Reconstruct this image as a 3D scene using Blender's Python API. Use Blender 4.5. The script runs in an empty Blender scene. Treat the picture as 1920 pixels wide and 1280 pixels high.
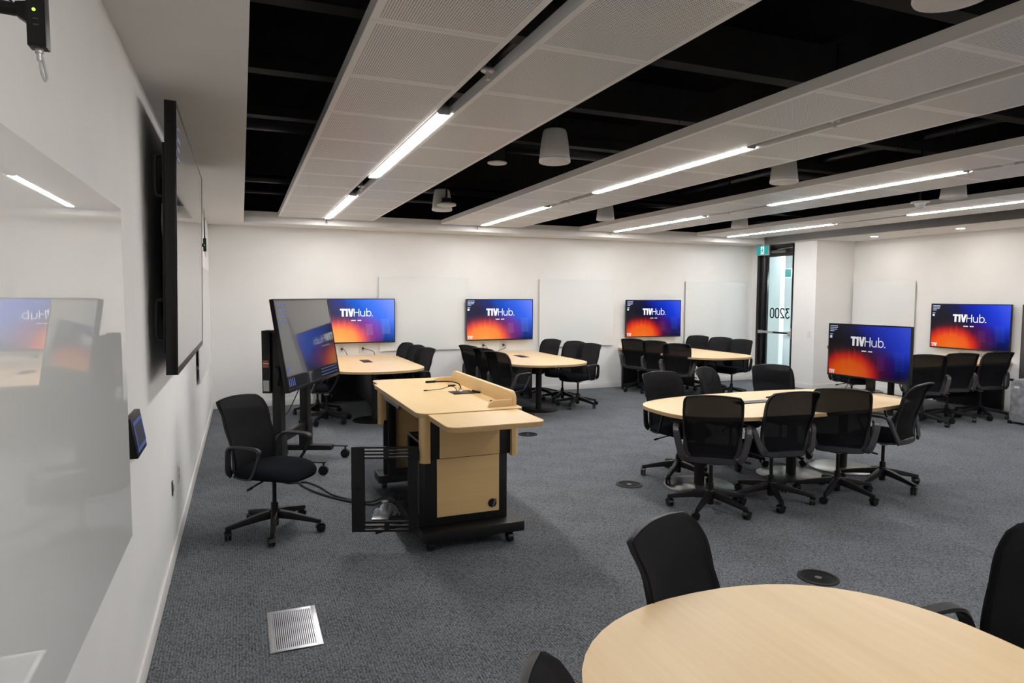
import bpy, bmesh, math, random
from mathutils import Vector, Matrix
random.seed(7)
C = bpy.context.scene.collection
S = bpy.context.scene
PI = math.pi
R = math.radians

# ------------------------------------------------------------------ camera
cam_d = bpy.data.cameras.new('camera'); cam = bpy.data.objects.new('camera', cam_d); C.objects.link(cam)
cam_d.sensor_width = 36.0; cam_d.lens = 1240.7 / 1920 * 36; cam_d.clip_start = 0.02
yaw, pitch, roll = R(22.19), R(3.877), R(0.201)
fwd = Vector((math.sin(yaw)*math.cos(pitch), math.cos(yaw)*math.cos(pitch), -math.sin(pitch)))
rt = Vector((math.cos(yaw), -math.sin(yaw), 0)); up = rt.cross(fwd)
r2 = rt*math.cos(roll) + up*math.sin(roll); u2 = -rt*math.sin(roll) + up*math.cos(roll)
m = Matrix((( r2.x, u2.x, -fwd.x, 0.4351), (r2.y, u2.y, -fwd.y, 0.0), (r2.z, u2.z, -fwd.z, 1.68), (0, 0, 0, 1)))
cam.matrix_world = m
S.camera = cam

# ------------------------------------------------------------------ world, exposure
w = bpy.data.worlds.new('world'); S.world = w; w.use_nodes = True
w.node_tree.nodes['Background'].inputs[0].default_value = (0.8, 0.85, 0.9, 1)
w.node_tree.nodes['Background'].inputs[1].default_value = 0.3
S.view_settings.view_transform = 'Standard'; S.view_settings.look = 'None'
S.view_settings.exposure = 0.0; S.view_settings.gamma = 1.0; S.view_settings.use_curve_mapping = False
LIN_POWER = 73.0          # ceiling linear lamps, emission strength
DOWN_POWER = 130.0         # recessed downlights
CORR_POWER = 24.0          # corridor ceiling panel

# ------------------------------------------------------------------ materials
M = {}
def newmat(name):
    mt = bpy.data.materials.new(name); mt.use_nodes = True; M[name] = mt
    return mt, mt.node_tree.nodes, mt.node_tree.links, mt.node_tree.nodes['Principled BSDF']
def simple(name, col, rough=0.5, metal=0.0, spec=0.5, noise=0.0, scale=60, bump=0.0, coat=0.0):
    mt, N, L, b = newmat(name)
    b.inputs['Base Color'].default_value = (*col, 1); b.inputs['Roughness'].default_value = rough
    b.inputs['Metallic'].default_value = metal; b.inputs['Specular IOR Level'].default_value = spec
    b.inputs['Coat Weight'].default_value = coat
    if noise or bump:
        tc = N.new('ShaderNodeTexCoord'); nz = N.new('ShaderNodeTexNoise'); nz.inputs['Scale'].default_value = scale
        nz.inputs['Detail'].default_value = 3
        L.new(tc.outputs['Object'], nz.inputs['Vector'])
        if noise:
            mp = N.new('ShaderNodeMapRange'); L.new(nz.outputs['Fac'], mp.inputs[0])
            mp.inputs[1].default_value = .3; mp.inputs[2].default_value = .7
            mp.inputs[3].default_value = 1-noise; mp.inputs[4].default_value = 1+noise
            mx = N.new('ShaderNodeMix'); mx.data_type = 'RGBA'; mx.blend_type = 'MULTIPLY'; mx.inputs['Factor'].default_value = 1
            mx.inputs['A'].default_value = (*col, 1); L.new(mp.outputs[0], mx.inputs['B']); L.new(mx.outputs['Result'], b.inputs['Base Color'])
        if bump:
            bp = N.new('ShaderNodeBump'); bp.inputs['Strength'].default_value = bump; bp.inputs['Distance'].default_value = .002
            L.new(nz.outputs['Fac'], bp.inputs['Height']); L.new(bp.outputs[0], b.inputs['Normal'])
    return mt
def emit(name, col, st):
    mt, N, L, b = newmat(name)
    b.inputs['Base Color'].default_value = (.8, .8, .8, 1) if st > 5 else (.01, .01, .01, 1)
    b.inputs['Emission Color'].default_value = (*col, 1); b.inputs['Emission Strength'].default_value = st
    return mt
simple('paint', (.83, .825, .812), .75, noise=.015, scale=3, bump=.04, spec=.3)
simple('ceiling_paint', (.82, .80, .78), .85, noise=.015, scale=4, spec=.2)
simple('base_white', (.80, .79, .77), .5)
simple('deck_black', (.0045, .0045, .005), .9, spec=.1)
simple('beam_black', (.030, .027, .026), .6, noise=.2, scale=5, spec=.3)
simple('pipe_black', (.012, .012, .013), .35, spec=.4)
simple('black_plastic', (.006, .006, .0065), .42, spec=.3, noise=.1, scale=200)
simple('chair_plastic', (.0085, .0085, .0095), .45, spec=.3, noise=.08, scale=250, bump=.03)
simple('arm_plastic', (.028, .027, .029), .45, spec=.35, noise=.08, scale=250, bump=.03)
simple('wheel_black', (.006, .006, .0065), .32, spec=.4)
simple('fabric', (.0055, .0068, .0098), .92, noise=.25, scale=900, bump=.12, spec=.08)
simple('black_metal', (.004, .004, .0045), .45, noise=.1, scale=80, spec=.4)
simple('anodised_black', (.004, .004, .0045), .35, spec=.4)
simple('frame_black', (.010, .010, .011), .3)
simple('steel', (.55, .54, .52), .3, metal=1.0, noise=.05, scale=40)
simple('aluminium', (.78, .79, .82), .32, metal=1.0, noise=.06, scale=30)
simple('disc_metal', (.19, .20, .19), .34, metal=1.0, noise=.05, scale=12)
simple('grey_metal', (.16, .16, .165), .35, metal=.6)
simple('light_grey', (.42, .42, .42), .45)
simple('white_plastic', (.74, .72, .69), .45)
simple('speaker_white', (.66, .63, .60), .5, noise=.02, scale=60)
simple('board_edge', (.45, .46, .46), .3)
simple('cable_black', (.008, .008, .008), .5)
simple('diffuser_dark', (.012, .012, .013), .55, spec=.2)
simple('orange_tag', (.55, .12, .05), .6)
simple('tag_white', (.6, .6, .58), .6)
simple('grey_felt', (.22, .225, .24), .8, noise=.35, scale=14, bump=.15)
simple('panel_grey', (.055, .053, .058), .5)
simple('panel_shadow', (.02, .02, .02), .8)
simple('clear_plastic', (.6, .62, .64), .15, noise=.1)
simple('decal_dark', (.012, .014, .014), .8, spec=.1)
simple('corridor_white', (.82, .84, .84), .7)
simple('corridor_floor', (.45, .46, .46), .35)
emit('lamp_dim', (1.0, .975, .955), LIN_POWER*.45)
emit('lamp', (1.0, .975, .955), LIN_POWER)
emit('downlight', (1.0, .93, .84), DOWN_POWER)
emit('corridor_lamp', (.86, .96, 1.0), CORR_POWER)
emit('led_green', (.35, 1.0, .05), 3.0)
emit('led_red', (1.0, .1, .03), 2.0)
emit('sign_green', (0.0, .36, .34), .95)
emit('sign_white', (.9, 1.0, 1.0), .95)
emit('ui_blue', (.10, .18, .60), .55)
emit('ui_faint', (.20, .26, .55), .22)
emit('ui_white', (.85, .90, 1.0), 1.0)
emit('panel_blue', (.05, .11, .40), .5)
emit('panel_navy', (.02, .035, .10), .25)
M['ui_black'] = simple('ui_black', (.01, .01, .02), .4)

# glass whiteboards: pale back-painted glass
def board_mat():
    mt, N, L, b = newmat('board_glass')
    b.inputs['Base Color'].default_value = (.79, .805, .795, 1); b.inputs['Roughness'].default_value = .9
    b.inputs['Specular IOR Level'].default_value = .0
    b.inputs['Coat Weight'].default_value = 1.0; b.inputs['Coat Roughness'].default_value = .0; b.inputs['Coat IOR'].default_value = 1.5
board_mat()
# glossy switched-on-but-dark screens
def dark_screen():
    mt, N, L, b = newmat('dark_screen')
    b.inputs['Base Color'].default_value = (.012, .012, .014, 1); b.inputs['Roughness'].default_value = .06
    b.inputs['Specular IOR Level'].default_value = .6
    b.inputs['Coat Weight'].default_value = .6; b.inputs['Coat Roughness'].default_value = .03
    b.inputs['Emission Color'].default_value = (.55, .58, .65, 1); b.inputs['Emission Strength'].default_value = .02
dark_screen()
def glass_mat():
    mt, N, L, b = newmat('pane_glass')
    N.remove(b); out = N['Material Output']
    t = N.new('ShaderNodeBsdfTransparent'); t.inputs[0].default_value = (.93, .975, .97, 1)
    g = N.new('ShaderNodeBsdfGlossy'); g.inputs['Roughness'].default_value = .01
    fr = N.new('ShaderNodeFresnel'); fr.inputs['IOR'].default_value = 1.5
    ge = N.new('ShaderNodeNewGeometry'); sb = N.new('ShaderNodeMath'); sb.operation = 'SUBTRACT'; sb.use_clamp = True; L.new(fr.outputs[0], sb.inputs[0]); L.new(ge.outputs['Backfacing'], sb.inputs[1])
    mx = N.new('ShaderNodeMixShader'); L.new(sb.outputs[0], mx.inputs[0]); L.new(t.outputs[0], mx.inputs[1]); L.new(g.outputs[0], mx.inputs[2])
    L.new(mx.outputs[0], out.inputs[0])
    mt2, N, L, b = newmat('smoked_glass')
    N.remove(b); out = N['Material Output']
    t = N.new('ShaderNodeBsdfTransparent'); t.inputs[0].default_value = (.72, .73, .74, 1)
    g = N.new('ShaderNodeBsdfGlossy'); g.inputs['Roughness'].default_value = .02
    fr = N.new('ShaderNodeFresnel'); fr.inputs['IOR'].default_value = 1.5
    ge = N.new('ShaderNodeNewGeometry'); sb = N.new('ShaderNodeMath'); sb.operation = 'SUBTRACT'; sb.use_clamp = True; L.new(fr.outputs[0], sb.inputs[0]); L.new(ge.outputs['Backfacing'], sb.inputs[1])
    mx = N.new('ShaderNodeMixShader'); L.new(sb.outputs[0], mx.inputs[0]); L.new(t.outputs[0], mx.inputs[1]); L.new(g.outputs[0], mx.inputs[2])
    L.new(mx.outputs[0], out.inputs[0])
glass_mat()
def mesh_fabric():
    mt, N, L, b = newmat('mesh_fabric')
    out = N['Material Output']
    b.inputs['Base Color'].default_value = (.0085, .0085, .010, 1); b.inputs['Roughness'].default_value = .85
    b.inputs['Specular IOR Level'].default_value = .12
    t = N.new('ShaderNodeBsdfTransparent')
    mx = N.new('ShaderNodeMixShader'); mx.inputs[0].default_value = .86
    # very fine weave: opacity alternates with a tiny grid of threads
    tc = N.new('ShaderNodeTexCoord'); wv = N.new('ShaderNodeTexChecker'); wv.inputs['Scale'].default_value = 700
    L.new(tc.outputs['Object'], wv.inputs['Vector'])
    mp = N.new('ShaderNodeMapRange'); L.new(wv.outputs['Fac'], mp.inputs[0]); mp.inputs[3].default_value = .80; mp.inputs[4].default_value = .92
    L.new(mp.outputs[0], mx.inputs[0])
    L.new(t.outputs[0], mx.inputs[1]); L.new(b.outputs[0], mx.inputs[2]); L.new(mx.outputs[0], out.inputs[0])
mesh_fabric()
def wood(name, c1, c2, axis, scale=1.0, rough=.38):
    mt, N, L, b = newmat(name)
    tc = N.new('ShaderNodeTexCoord'); mp = N.new('ShaderNodeMapping'); L.new(tc.outputs['Object'], mp.inputs[0])
    sc = [38*scale]*3; sc[axis] = 1.3*scale; mp.inputs['Scale'].default_value = sc
    nz = N.new('ShaderNodeTexNoise'); nz.inputs['Scale'].default_value = 1.0; nz.inputs['Detail'].default_value = 6; nz.inputs['Roughness'].default_value = .62
    nz.inputs['Distortion'].default_value = .4
    L.new(mp.outputs[0], nz.inputs['Vector'])
    nz2 = N.new('ShaderNodeTexNoise'); nz2.inputs['Scale'].default_value = .16; nz2.inputs['Detail'].default_value = 2
    L.new(mp.outputs[0], nz2.inputs['Vector'])
    ad = N.new('ShaderNodeMath'); ad.operation = 'ADD'; L.new(nz.outputs['Fac'], ad.inputs[0]); L.new(nz2.outputs['Fac'], ad.inputs[1])
    mr = N.new('ShaderNodeMapRange'); L.new(ad.outputs[0], mr.inputs[0]); mr.inputs[1].default_value = .7; mr.inputs[2].default_value = 1.3
    mx = N.new('ShaderNodeMix'); mx.data_type = 'RGBA'; L.new(mr.outputs[0], mx.inputs['Factor'])
    mx.inputs['A'].default_value = (*c1, 1); mx.inputs['B'].default_value = (*c2, 1)
    L.new(mx.outputs['Result'], b.inputs['Base Color'])
    b.inputs['Roughness'].default_value = rough; b.inputs['Specular IOR Level'].default_value = .4
    bp = N.new('ShaderNodeBump'); bp.inputs['Strength'].default_value = .03; bp.inputs['Distance'].default_value = .001
    L.new(nz.outputs['Fac'], bp.inputs['Height']); L.new(bp.outputs[0], b.inputs['Normal'])
wood('oak_y', (.86, .655, .395), (.78, .575, .33), 1)
wood('oak_x', (.86, .655, .395), (.78, .575, .33), 0)
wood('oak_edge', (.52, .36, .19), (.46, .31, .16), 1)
wood('maple_y', (.82, .595, .305), (.76, .53, .26), 1)
wood('maple_x', (.82, .595, .305), (.76, .53, .26), 0)
wood('maple_bounce_tint', (.73, .50, .235), (.66, .435, .19), 0, 1.0, .45)  # same maple on upright faces, the deeper tint of bounced light in its colour
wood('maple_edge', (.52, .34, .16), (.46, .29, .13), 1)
def carpet():
    mt, N, L, b = newmat('carpet')
    tc = N.new('ShaderNodeTexCoord'); oi = N.new('ShaderNodeObjectInfo')
    mp = N.new('ShaderNodeMapping'); L.new(tc.outputs['Object'], mp.inputs[0]); mp.inputs['Scale'].default_value = (1, .55, 1)
    n1 = N.new('ShaderNodeTexNoise'); n1.inputs['Scale'].default_value = 130; n1.inputs['Detail'].default_value = 3; n1.inputs['Roughness'].default_value = .7
    L.new(mp.outputs[0], n1.inputs['Vector'])
    n2 = N.new('ShaderNodeTexVoronoi'); n2.inputs['Scale'].default_value = 95; L.new(mp.outputs[0], n2.inputs['Vector'])
    n3 = N.new('ShaderNodeTexNoise'); n3.inputs['Scale'].default_value = 2.5; L.new(tc.outputs['Object'], n3.inputs['Vector'])
    wv = N.new('ShaderNodeTexWave'); wv.inputs['Scale'].default_value = 22; wv.inputs['Distortion'].default_value = 3; wv.inputs['Detail'].default_value = 2
    wv.inputs['Detail Scale'].default_value = 8; wv.bands_direction = 'X'; L.new(tc.outputs['Object'], wv.inputs['Vector'])
    a = N.new('ShaderNodeMath'); a.operation = 'MULTIPLY_ADD'; L.new(wv.outputs['Fac'], a.inputs[0]); a.inputs[1].default_value = .10; L.new(n1.outputs['Fac'], a.inputs[2])
    a2 = N.new('ShaderNodeMath'); a2.operation = 'MULTIPLY_ADD'; L.new(n2.outputs['Distance'], a2.inputs[0]); a2.inputs[1].default_value = -.22; L.new(a.outputs[0], a2.inputs[2])
    a3 = N.new('ShaderNodeMath'); a3.operation = 'MULTIPLY_ADD'; L.new(n3.outputs['Fac'], a3.inputs[0]); a3.inputs[1].default_value = .12; L.new(a2.outputs[0], a3.inputs[2])
    a4 = N.new('ShaderNodeMath'); a4.operation = 'MULTIPLY_ADD'; L.new(oi.outputs['Random'], a4.inputs[0]); a4.inputs[1].default_value = .014; L.new(a3.outputs[0], a4.inputs[2])
    cr = N.new('ShaderNodeValToRGB'); L.new(a4.outputs[0], cr.inputs[0])
    cr.color_ramp.elements[0].position = .34; cr.color_ramp.elements[0].color = (.050, .0555, .0635, 1)
    cr.color_ramp.elements[1].position = .86; cr.color_ramp.elements[1].color = (.315, .338, .365, 1)
    L.new(cr.outputs[0], b.inputs['Base Color']); b.inputs['Roughness'].default_value = .95; b.inputs['Specular IOR Level'].default_value = .1
    bp = N.new('ShaderNodeBump'); bp.inputs['Strength'].default_value = .5; bp.inputs['Distance'].default_value = .004
    L.new(a2.outputs[0], bp.inputs['Height']); L.new(bp.outputs[0], b.inputs['Normal'])
carpet()
def perforated():
    # white metal tile: grid of small dark holes inside a plain margin (coordinates of the tile itself)
    mt, N, L, b = newmat('perforated')
    tc = N.new('ShaderNodeTexCoord'); sx = N.new('ShaderNodeSeparateXYZ'); L.new(tc.outputs['Object'], sx.inputs[0])
    def mth(op, a, bb=None):
        n = N.new('ShaderNodeMath'); n.operation = op
        for i, x in enumerate((a, bb)):
            if x is None: continue
            if hasattr(x, 'default_value') or hasattr(x, 'is_output'): L.new(x, n.inputs[i])
            else: n.inputs[i].default_value = x
        return n.outputs[0]
    pit = .0112
    fx = mth('PINGPONG', sx.outputs['X'], pit/2); fy = mth('PINGPONG', sx.outputs['Y'], pit/2)
    d = mth('SQRT', mth('ADD', mth('MULTIPLY', fx, fx), mth('MULTIPLY', fy, fy)))
    hole = mth('LESS_THAN', d, .0031)
    mx_ = mth('LESS_THAN', mth('ABSOLUTE', sx.outputs['X']), .272); my_ = mth('LESS_THAN', mth('ABSOLUTE', sx.outputs['Y']), .334)
    fac = mth('MULTIPLY', mth('MULTIPLY', hole, mx_), my_)
    fz = mth('LESS_THAN', sx.outputs['Z'], .004); fac = mth('MULTIPLY', fac, fz)
    mx = N.new('ShaderNodeMix'); mx.data_type = 'RGBA'; L.new(fac, mx.inputs['Factor'])
    mx.inputs['A'].default_value = (.83, .805, .78, 1); mx.inputs['B'].default_value = (.02, .02, .02, 1)
    L.new(mx.outputs['Result'], b.inputs['Base Color']); b.inputs['Roughness'].default_value = .38; b.inputs['Specular IOR Level'].default_value = .45
perforated()
simple('tile_metal', (.83, .805, .78), .4)
def screen_mat():
    mt, N, L, b = newmat('screen_picture')
    tc = N.new('ShaderNodeTexCoord'); sx = N.new('ShaderNodeSeparateXYZ'); L.new(tc.outputs['UV'], sx.inputs[0])
    oi = N.new('ShaderNodeObjectInfo')
    def mth(op, a, bb=None, c=None, clamp=False):
        n = N.new('ShaderNodeMath'); n.operation = op; n.use_clamp = clamp
        for i, x in enumerate((a, bb, c)):
            if x is None: continue
            if hasattr(x, 'is_output'): L.new(x, n.inputs[i])
            else: n.inputs[i].default_value = x
        return n.outputs[0]
    mp = N.new('ShaderNodeMapping'); L.new(tc.outputs['UV'], mp.inputs[0]); mp.inputs['Scale'].default_value = (22, 1.6, 1)
    nz = N.new('ShaderNodeTexNoise'); nz.inputs['Scale'].default_value = 1; nz.inputs['Detail'].default_value = 3; L.new(mp.outputs[0], nz.inputs['Vector'])
    st = mth('SUBTRACT', nz.outputs['Fac'], .5)
    u = sx.outputs['X']; v = mth('MULTIPLY_ADD', st, .16, sx.outputs['Y'])
    # blue field growing to the upper right
    bl = mth('MULTIPLY', mth('MULTIPLY_ADD', v, .42, u), .72)
    r1 = N.new('ShaderNodeValToRGB'); L.new(bl, r1.inputs[0]); e = r1.color_ramp.elements
    e[0].position = .36; e[0].color = (.017, .015, .042, 1); e[1].position = 1.0; e[1].color = (.13, .22, 1.0, 1)
    n_ = e.new(.52); n_.color = (.010, .020, .17, 1)
    n_ = e.new(.64); n_.color = (.0, .060, .55, 1)
    n_ = e.new(.82); n_.color = (.03, .12, .85, 1)
    # darker towards the lower right
    dk = mth('SUBTRACT', 1.0, mth('MULTIPLY', mth('SUBTRACT', .55, v, clamp=True), 1.5), clamp=True)
    dkm = N.new('ShaderNodeMix'); dkm.data_type = 'RGBA'; dkm.blend_type = 'MULTIPLY'; dkm.inputs['Factor'].default_value = 1
    L.new(r1.outputs[0], dkm.inputs['A']); L.new(dk, dkm.inputs['B'])
    # warm glow at the lower left
    dx = mth('DIVIDE', mth('SUBTRACT', u, .27), .52); dy = mth('DIVIDE', mth('SUBTRACT', v, .02), .66)
    d = mth('SQRT', mth('ADD', mth('MULTIPLY', dx, dx), mth('MULTIPLY', dy, dy)))
    r2_ = N.new('ShaderNodeValToRGB'); L.new(d, r2_.inputs[0]); e = r2_.color_ramp.elements
    e[0].position = 0; e[0].color = (1.0, .33, .06, 1); e[1].position = 1; e[1].color = (.03, .012, .05, 1)
    n_ = e.new(.42); n_.color = (1.0, .23, .035, 1)
    n_ = e.new(.60); n_.color = (.78, .065, .05, 1)
    n_ = e.new(.80); n_.color = (.19, .025, .055, 1)
    fac = mth('SUBTRACT', 1.0, mth('MULTIPLY', d, 1.0), clamp=True)
    fac = mth('MULTIPLY', fac, 2.6, clamp=True)
    # violet between the warm glow and the blue
    px = mth('DIVIDE', mth('SUBTRACT', u, .62), .26); py = mth('DIVIDE', mth('SUBTRACT', v, .22), .46)
    pd = mth('SUBTRACT', 1.0, mth('SQRT', mth('ADD', mth('MULTIPLY', px, px), mth('MULTIPLY', py, py))), clamp=True)
    vi = N.new('ShaderNodeMix'); vi.data_type = 'RGBA'; L.new(mth('MULTIPLY', pd, 1.3, clamp=True), vi.inputs['Factor']); L.new(dkm.outputs['Result'], vi.inputs['A']); vi.inputs['B'].default_value = (.22, .015, .24, 1)
    mx = N.new('ShaderNodeMix'); mx.data_type = 'RGBA'; L.new(fac, mx.inputs['Factor']); L.new(vi.outputs['Result'], mx.inputs['A']); L.new(r2_.outputs[0], mx.inputs['B'])
    # two faint translucent squares of the wallpaper
    def band(c, lo, hi): return mth('MULTIPLY', mth('GREATER_THAN', c, lo), mth('LESS_THAN', c, hi))
    us = mth('MULTIPLY_ADD', sx.outputs['Y'], .06, u)
    q = mth('ADD', mth('MULTIPLY', band(us, .85, .96), band(sx.outputs['Y'], .18, .54)), mth('MULTIPLY', band(us, .64, .73), band(sx.outputs['Y'], .16, .42)))
    ad = N.new('ShaderNodeMix'); ad.data_type = 'RGBA'; ad.blend_type = 'ADD'; L.new(mth('MULTIPLY', q, .05), ad.inputs['Factor']); L.new(mx.outputs['Result'], ad.inputs['A']); ad.inputs['B'].default_value = (.5, .6, 1, 1)
    ml = N.new('ShaderNodeMix'); ml.data_type = 'RGBA'; ml.blend_type = 'MULTIPLY'; ml.inputs['Factor'].default_value = 1
    sc = N.new('ShaderNodeSeparateColor'); L.new(oi.outputs['Color'], sc.inputs[0])
    gm = N.new('ShaderNodeGamma'); L.new(ad.outputs['Result'], gm.inputs['Color']); L.new(mth('MULTIPLY', sc.outputs['Green'], 2.0), gm.inputs['Gamma'])
    L.new(gm.outputs[0], ml.inputs['A']); L.new(sc.outputs['Red'], ml.inputs['B'])
    L.new(ml.outputs['Result'], b.inputs['Emission Color']); b.inputs['Emission Strength'].default_value = 1.0
    b.inputs['Base Color'].default_value = (.004, .004, .005, 1); b.inputs['Roughness'].default_value = .12; b.inputs['Specular IOR Level'].default_value = .25
screen_mat()
def ui_text_mat():
    mt, N, L, b = newmat('logo_white')
    oi = N.new('ShaderNodeObjectInfo'); L.new(oi.outputs['Color'], b.inputs['Emission Color']); b.inputs['Emission Strength'].default_value = 1.0
    b.inputs['Base Color'].default_value = (.1, .1, .1, 1)
ui_text_mat()

# ------------------------------------------------------------------ mesh builder
class MB:
    def __init__(s): s.v = []; s.f = []
    def add(s, vs, fs):
        o = len(s.v); s.v += [tuple(p) for p in vs]; s.f += [tuple(i+o for i in f) for f in fs]; return s
    def box(s, x0, x1, y0, y1, z0, z1):
        return s.add([(x0,y0,z0),(x1,y0,z0),(x1,y1,z0),(x0,y1,z0),(x0,y0,z1),(x1,y0,z1),(x1,y1,z1),(x0,y1,z1)],
            [(0,3,2,1),(4,5,6,7),(0,1,5,4),(1,2,6,5),(2,3,7,6),(3,0,4,7)])
    def hexa(s, b, t):   # bottom 4, top 4 points
        return s.add(list(b)+list(t), [(0,3,2,1),(4,5,6,7),(0,1,5,4),(1,2,6,5),(2,3,7,6),(3,0,4,7)])
    def prism(s, poly, z0, z1):
        n = len(poly); vs = [(x,y,z0) for x,y in poly] + [(x,y,z1) for x,y in poly]
        return s.add(vs, [tuple(reversed(range(n))), tuple(range(n,2*n))] + [(i,(i+1)%n,n+(i+1)%n,n+i) for i in range(n)])
    def prism_ax(s, poly, a0, a1, ax):   # poly in the two other axes, extruded along ax
        n = len(poly)
        def P(a,b,c): return {0:(c,a,b),1:(a,c,b),2:(a,b,c)}[ax]
        vs = [P(a,b,a0) for a,b in poly] + [P(a,b,a1) for a,b in poly]
        return s.add(vs, [tuple(reversed(range(n))), tuple(range(n,2*n))] + [(i,(i+1)%n,n+(i+1)%n,n+i) for i in range(n)])
    def cyl(s, p0, p1, r0, r1=None, n=16):
        r1 = r0 if r1 is None else r1
        p0 = Vector(p0); p1 = Vector(p1); d = (p1-p0).normalized()
        a = d.orthogonal().normalized(); b = d.cross(a)
        vs = [p0+(a*math.cos(2*PI*i/n)+b*math.sin(2*PI*i/n))*r0 for i in range(n)] + [p1+(a*math.cos(2*PI*i/n)+b*math.sin(2*PI*i/n))*r1 for i in range(n)]
        return s.add(vs, [tuple(reversed(range(n))), tuple(range(n,2*n))] + [(i,(i+1)%n,n+(i+1)%n,n+i) for i in range(n)])
    def tube(s, path, r, n=8, closed=False):
        P = [Vector(p) for p in path]; m = len(P); rr = r if isinstance(r, (list,tuple)) else [r]*m
        rings = []; a = None
        for i in range(m):
            if closed: t = P[(i+1)%m]-P[i-1]
            else: t = P[min(i+1,m-1)]-P[max(i-1,0)]
            t.normalize()
            if a is None: a = t.orthogonal().normalized()
            else:
                a = a - t*a.dot(t); a.normalize()
            b = t.cross(a)
            rings.append([P[i]+(a*math.cos(2*PI*k/n)+b*math.sin(2*PI*k/n))*rr[i] for k in range(n)])
        vs = [p for rg in rings for p in rg]; fs = []
        for i in range(m if closed else m-1):
            j = (i+1)%m
            for k in range(n): fs.append((i*n+k, i*n+(k+1)%n, j*n+(k+1)%n, j*n+k))
        if not closed: fs += [tuple(reversed(range(n))), tuple(range((m-1)*n, m*n))]
        return s.add(vs, fs)
    def ribbon(s, path, side, wd, th, closed=False):   # flat bar swept along path; side = width direction(s)
        P = [Vector(p) for p in path]; m = len(P); vs = []
        for i in range(m):
            t = (P[(i+1)%m]-P[i-1]) if closed else (P[min(i+1,m-1)]-P[max(i-1,0)])
            t.normalize()
            sd = Vector(side[i] if isinstance(side[0], (tuple,list,Vector)) else side); sd = (sd - t*sd.dot(t)).normalized(); nn = t.cross(sd)
            W = wd[i] if isinstance(wd,(list,tuple)) else wd; T = th[i] if isinstance(th,(list,tuple)) else th
            c = .72
            vs += [P[i]+sd*W/2+nn*T/2*c*0+nn*0, P[i]+sd*W/2*c+nn*T/2, P[i]-sd*W/2*c+nn*T/2, P[i]-sd*W/2, P[i]-sd*W/2*c-nn*T/2, P[i]+sd*W/2*c-nn*T/2]
        n = 6; fs = []
        for i in range(m if closed else m-1):
            j = (i+1)%m
            for k in range(n): fs.append((i*n+k, i*n+(k+1)%n, j*n+(k+1)%n, j*n+k))
        if not closed: fs += [tuple(reversed(range(n))), tuple(range((m-1)*n, m*n))]
        return s.add(vs, fs)
    def lathe(s, prof, n=24, c=(0,0,0)):
        vs = []; fs = []; m = len(prof)
        for r, z in prof:
            for k in range(n): vs.append((c[0]+r*math.cos(2*PI*k/n), c[1]+r*math.sin(2*PI*k/n), c[2]+z))
        for i in range(m-1):
            for k in range(n): fs.append((i*n+k, i*n+(k+1)%n, (i+1)*n+(k+1)%n, (i+1)*n+k))
        if prof[0][0] > 1e-6: fs.append(tuple(reversed(range(n))))
        if prof[-1][0] > 1e-6: fs.append(tuple(range((m-1)*n, m*n)))
        return s.add(vs, fs)
    def slab(s, fn, nu, nv, th):   # surface grid fn(u,v)->(point) given thickness along th vector fn
        top = []; bot = []
        for i in range(nu+1):
            for j in range(nv+1):
                p, n = fn(i/nu, j/nv); top.append(Vector(p)+Vector(n)*th/2); bot.append(Vector(p)-Vector(n)*th/2)
        W = nv+1; K = len(top); fs = []
        for i in range(nu):
            for j in range(nv):
                a,b,c,d = i*W+j,(i+1)*W+j,(i+1)*W+j+1,i*W+j+1
                fs += [(a,b,c,d),(K+d,K+c,K+b,K+a)]
        for i in range(nu):
            a,b = i*W,(i+1)*W; fs.append((a,K+a,K+b,b)); a,b = i*W+nv,(i+1)*W+nv; fs.append((b,K+b,K+a,a))
        for j in range(nv):
            a,b = j,j+1; fs.append((b,K+b,K+a,a)); a,b = nu*W+j,nu*W+j+1; fs.append((a,K+a,K+b,b))
        return s.add(top+bot, fs)
    def mesh(s, name, mat, bevel=0, ang=35, flat=False):
        me = bpy.data.meshes.new(name); bm = bmesh.new()
        vv = [bm.verts.new(p) for p in s.v]
        for f in s.f:
            try: bm.faces.new([vv[i] for i in f])
            except ValueError: pass
        bmesh.ops.remove_doubles(bm, verts=bm.verts, dist=1e-6)
        bmesh.ops.recalc_face_normals(bm, faces=bm.faces)
        if bevel:
            ed = [e for e in bm.edges if len(e.link_faces) == 2 and e.calc_face_angle(0) > R(40)]
            bmesh.ops.bevel(bm, geom=ed, offset=bevel, segments=2, profile=.6, affect='EDGES', clamp_overlap=True)
        if not flat:
            for f in bm.faces: f.smooth = True
            for e in bm.edges:
                if len(e.link_faces) == 2 and e.calc_face_angle(0) > R(ang): e.smooth = False
        bm.to_mesh(me); bm.free()
        if mat: me.materials.append(M[mat] if isinstance(mat, str) else mat)
        return me
    def build(s, name, mat, parent=None, bevel=0, ang=35, flat=False, loc=None):
        o = bpy.data.objects.new(name, s.mesh(name, mat, bevel, ang, flat)); C.objects.link(o)
        if parent: o.parent = parent
        if loc: o.location = loc
        return o
def tag(o, label=None, cat=None, group=None, kind=None):
    if label: o['label'] = label
    if cat: o['category'] = cat
    if group: o['group'] = group
    if kind: o['kind'] = kind
    return o
def thing(name, label, cat, loc=(0,0,0), rz=0, group=None, rx=0):
    o = bpy.data.objects.new(name, None); o.empty_display_size = .1; C.objects.link(o)
    o.location = loc; o.rotation_euler = (rx, 0, rz)
    return tag(o, label, cat, group)
def struct(name, mb, mat, bevel=0, parent=None, flat=False):
    o = mb.build(name, mat, parent, bevel, flat=flat)
    if not parent: o['kind'] = 'structure'
    return o
def inst(name, me, parent, loc=(0,0,0), rz=0):
    o = bpy.data.objects.new(name, me); C.objects.link(o); o.parent = parent; o.location = loc; o.rotation_euler = (0,0,rz); return o
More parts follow.
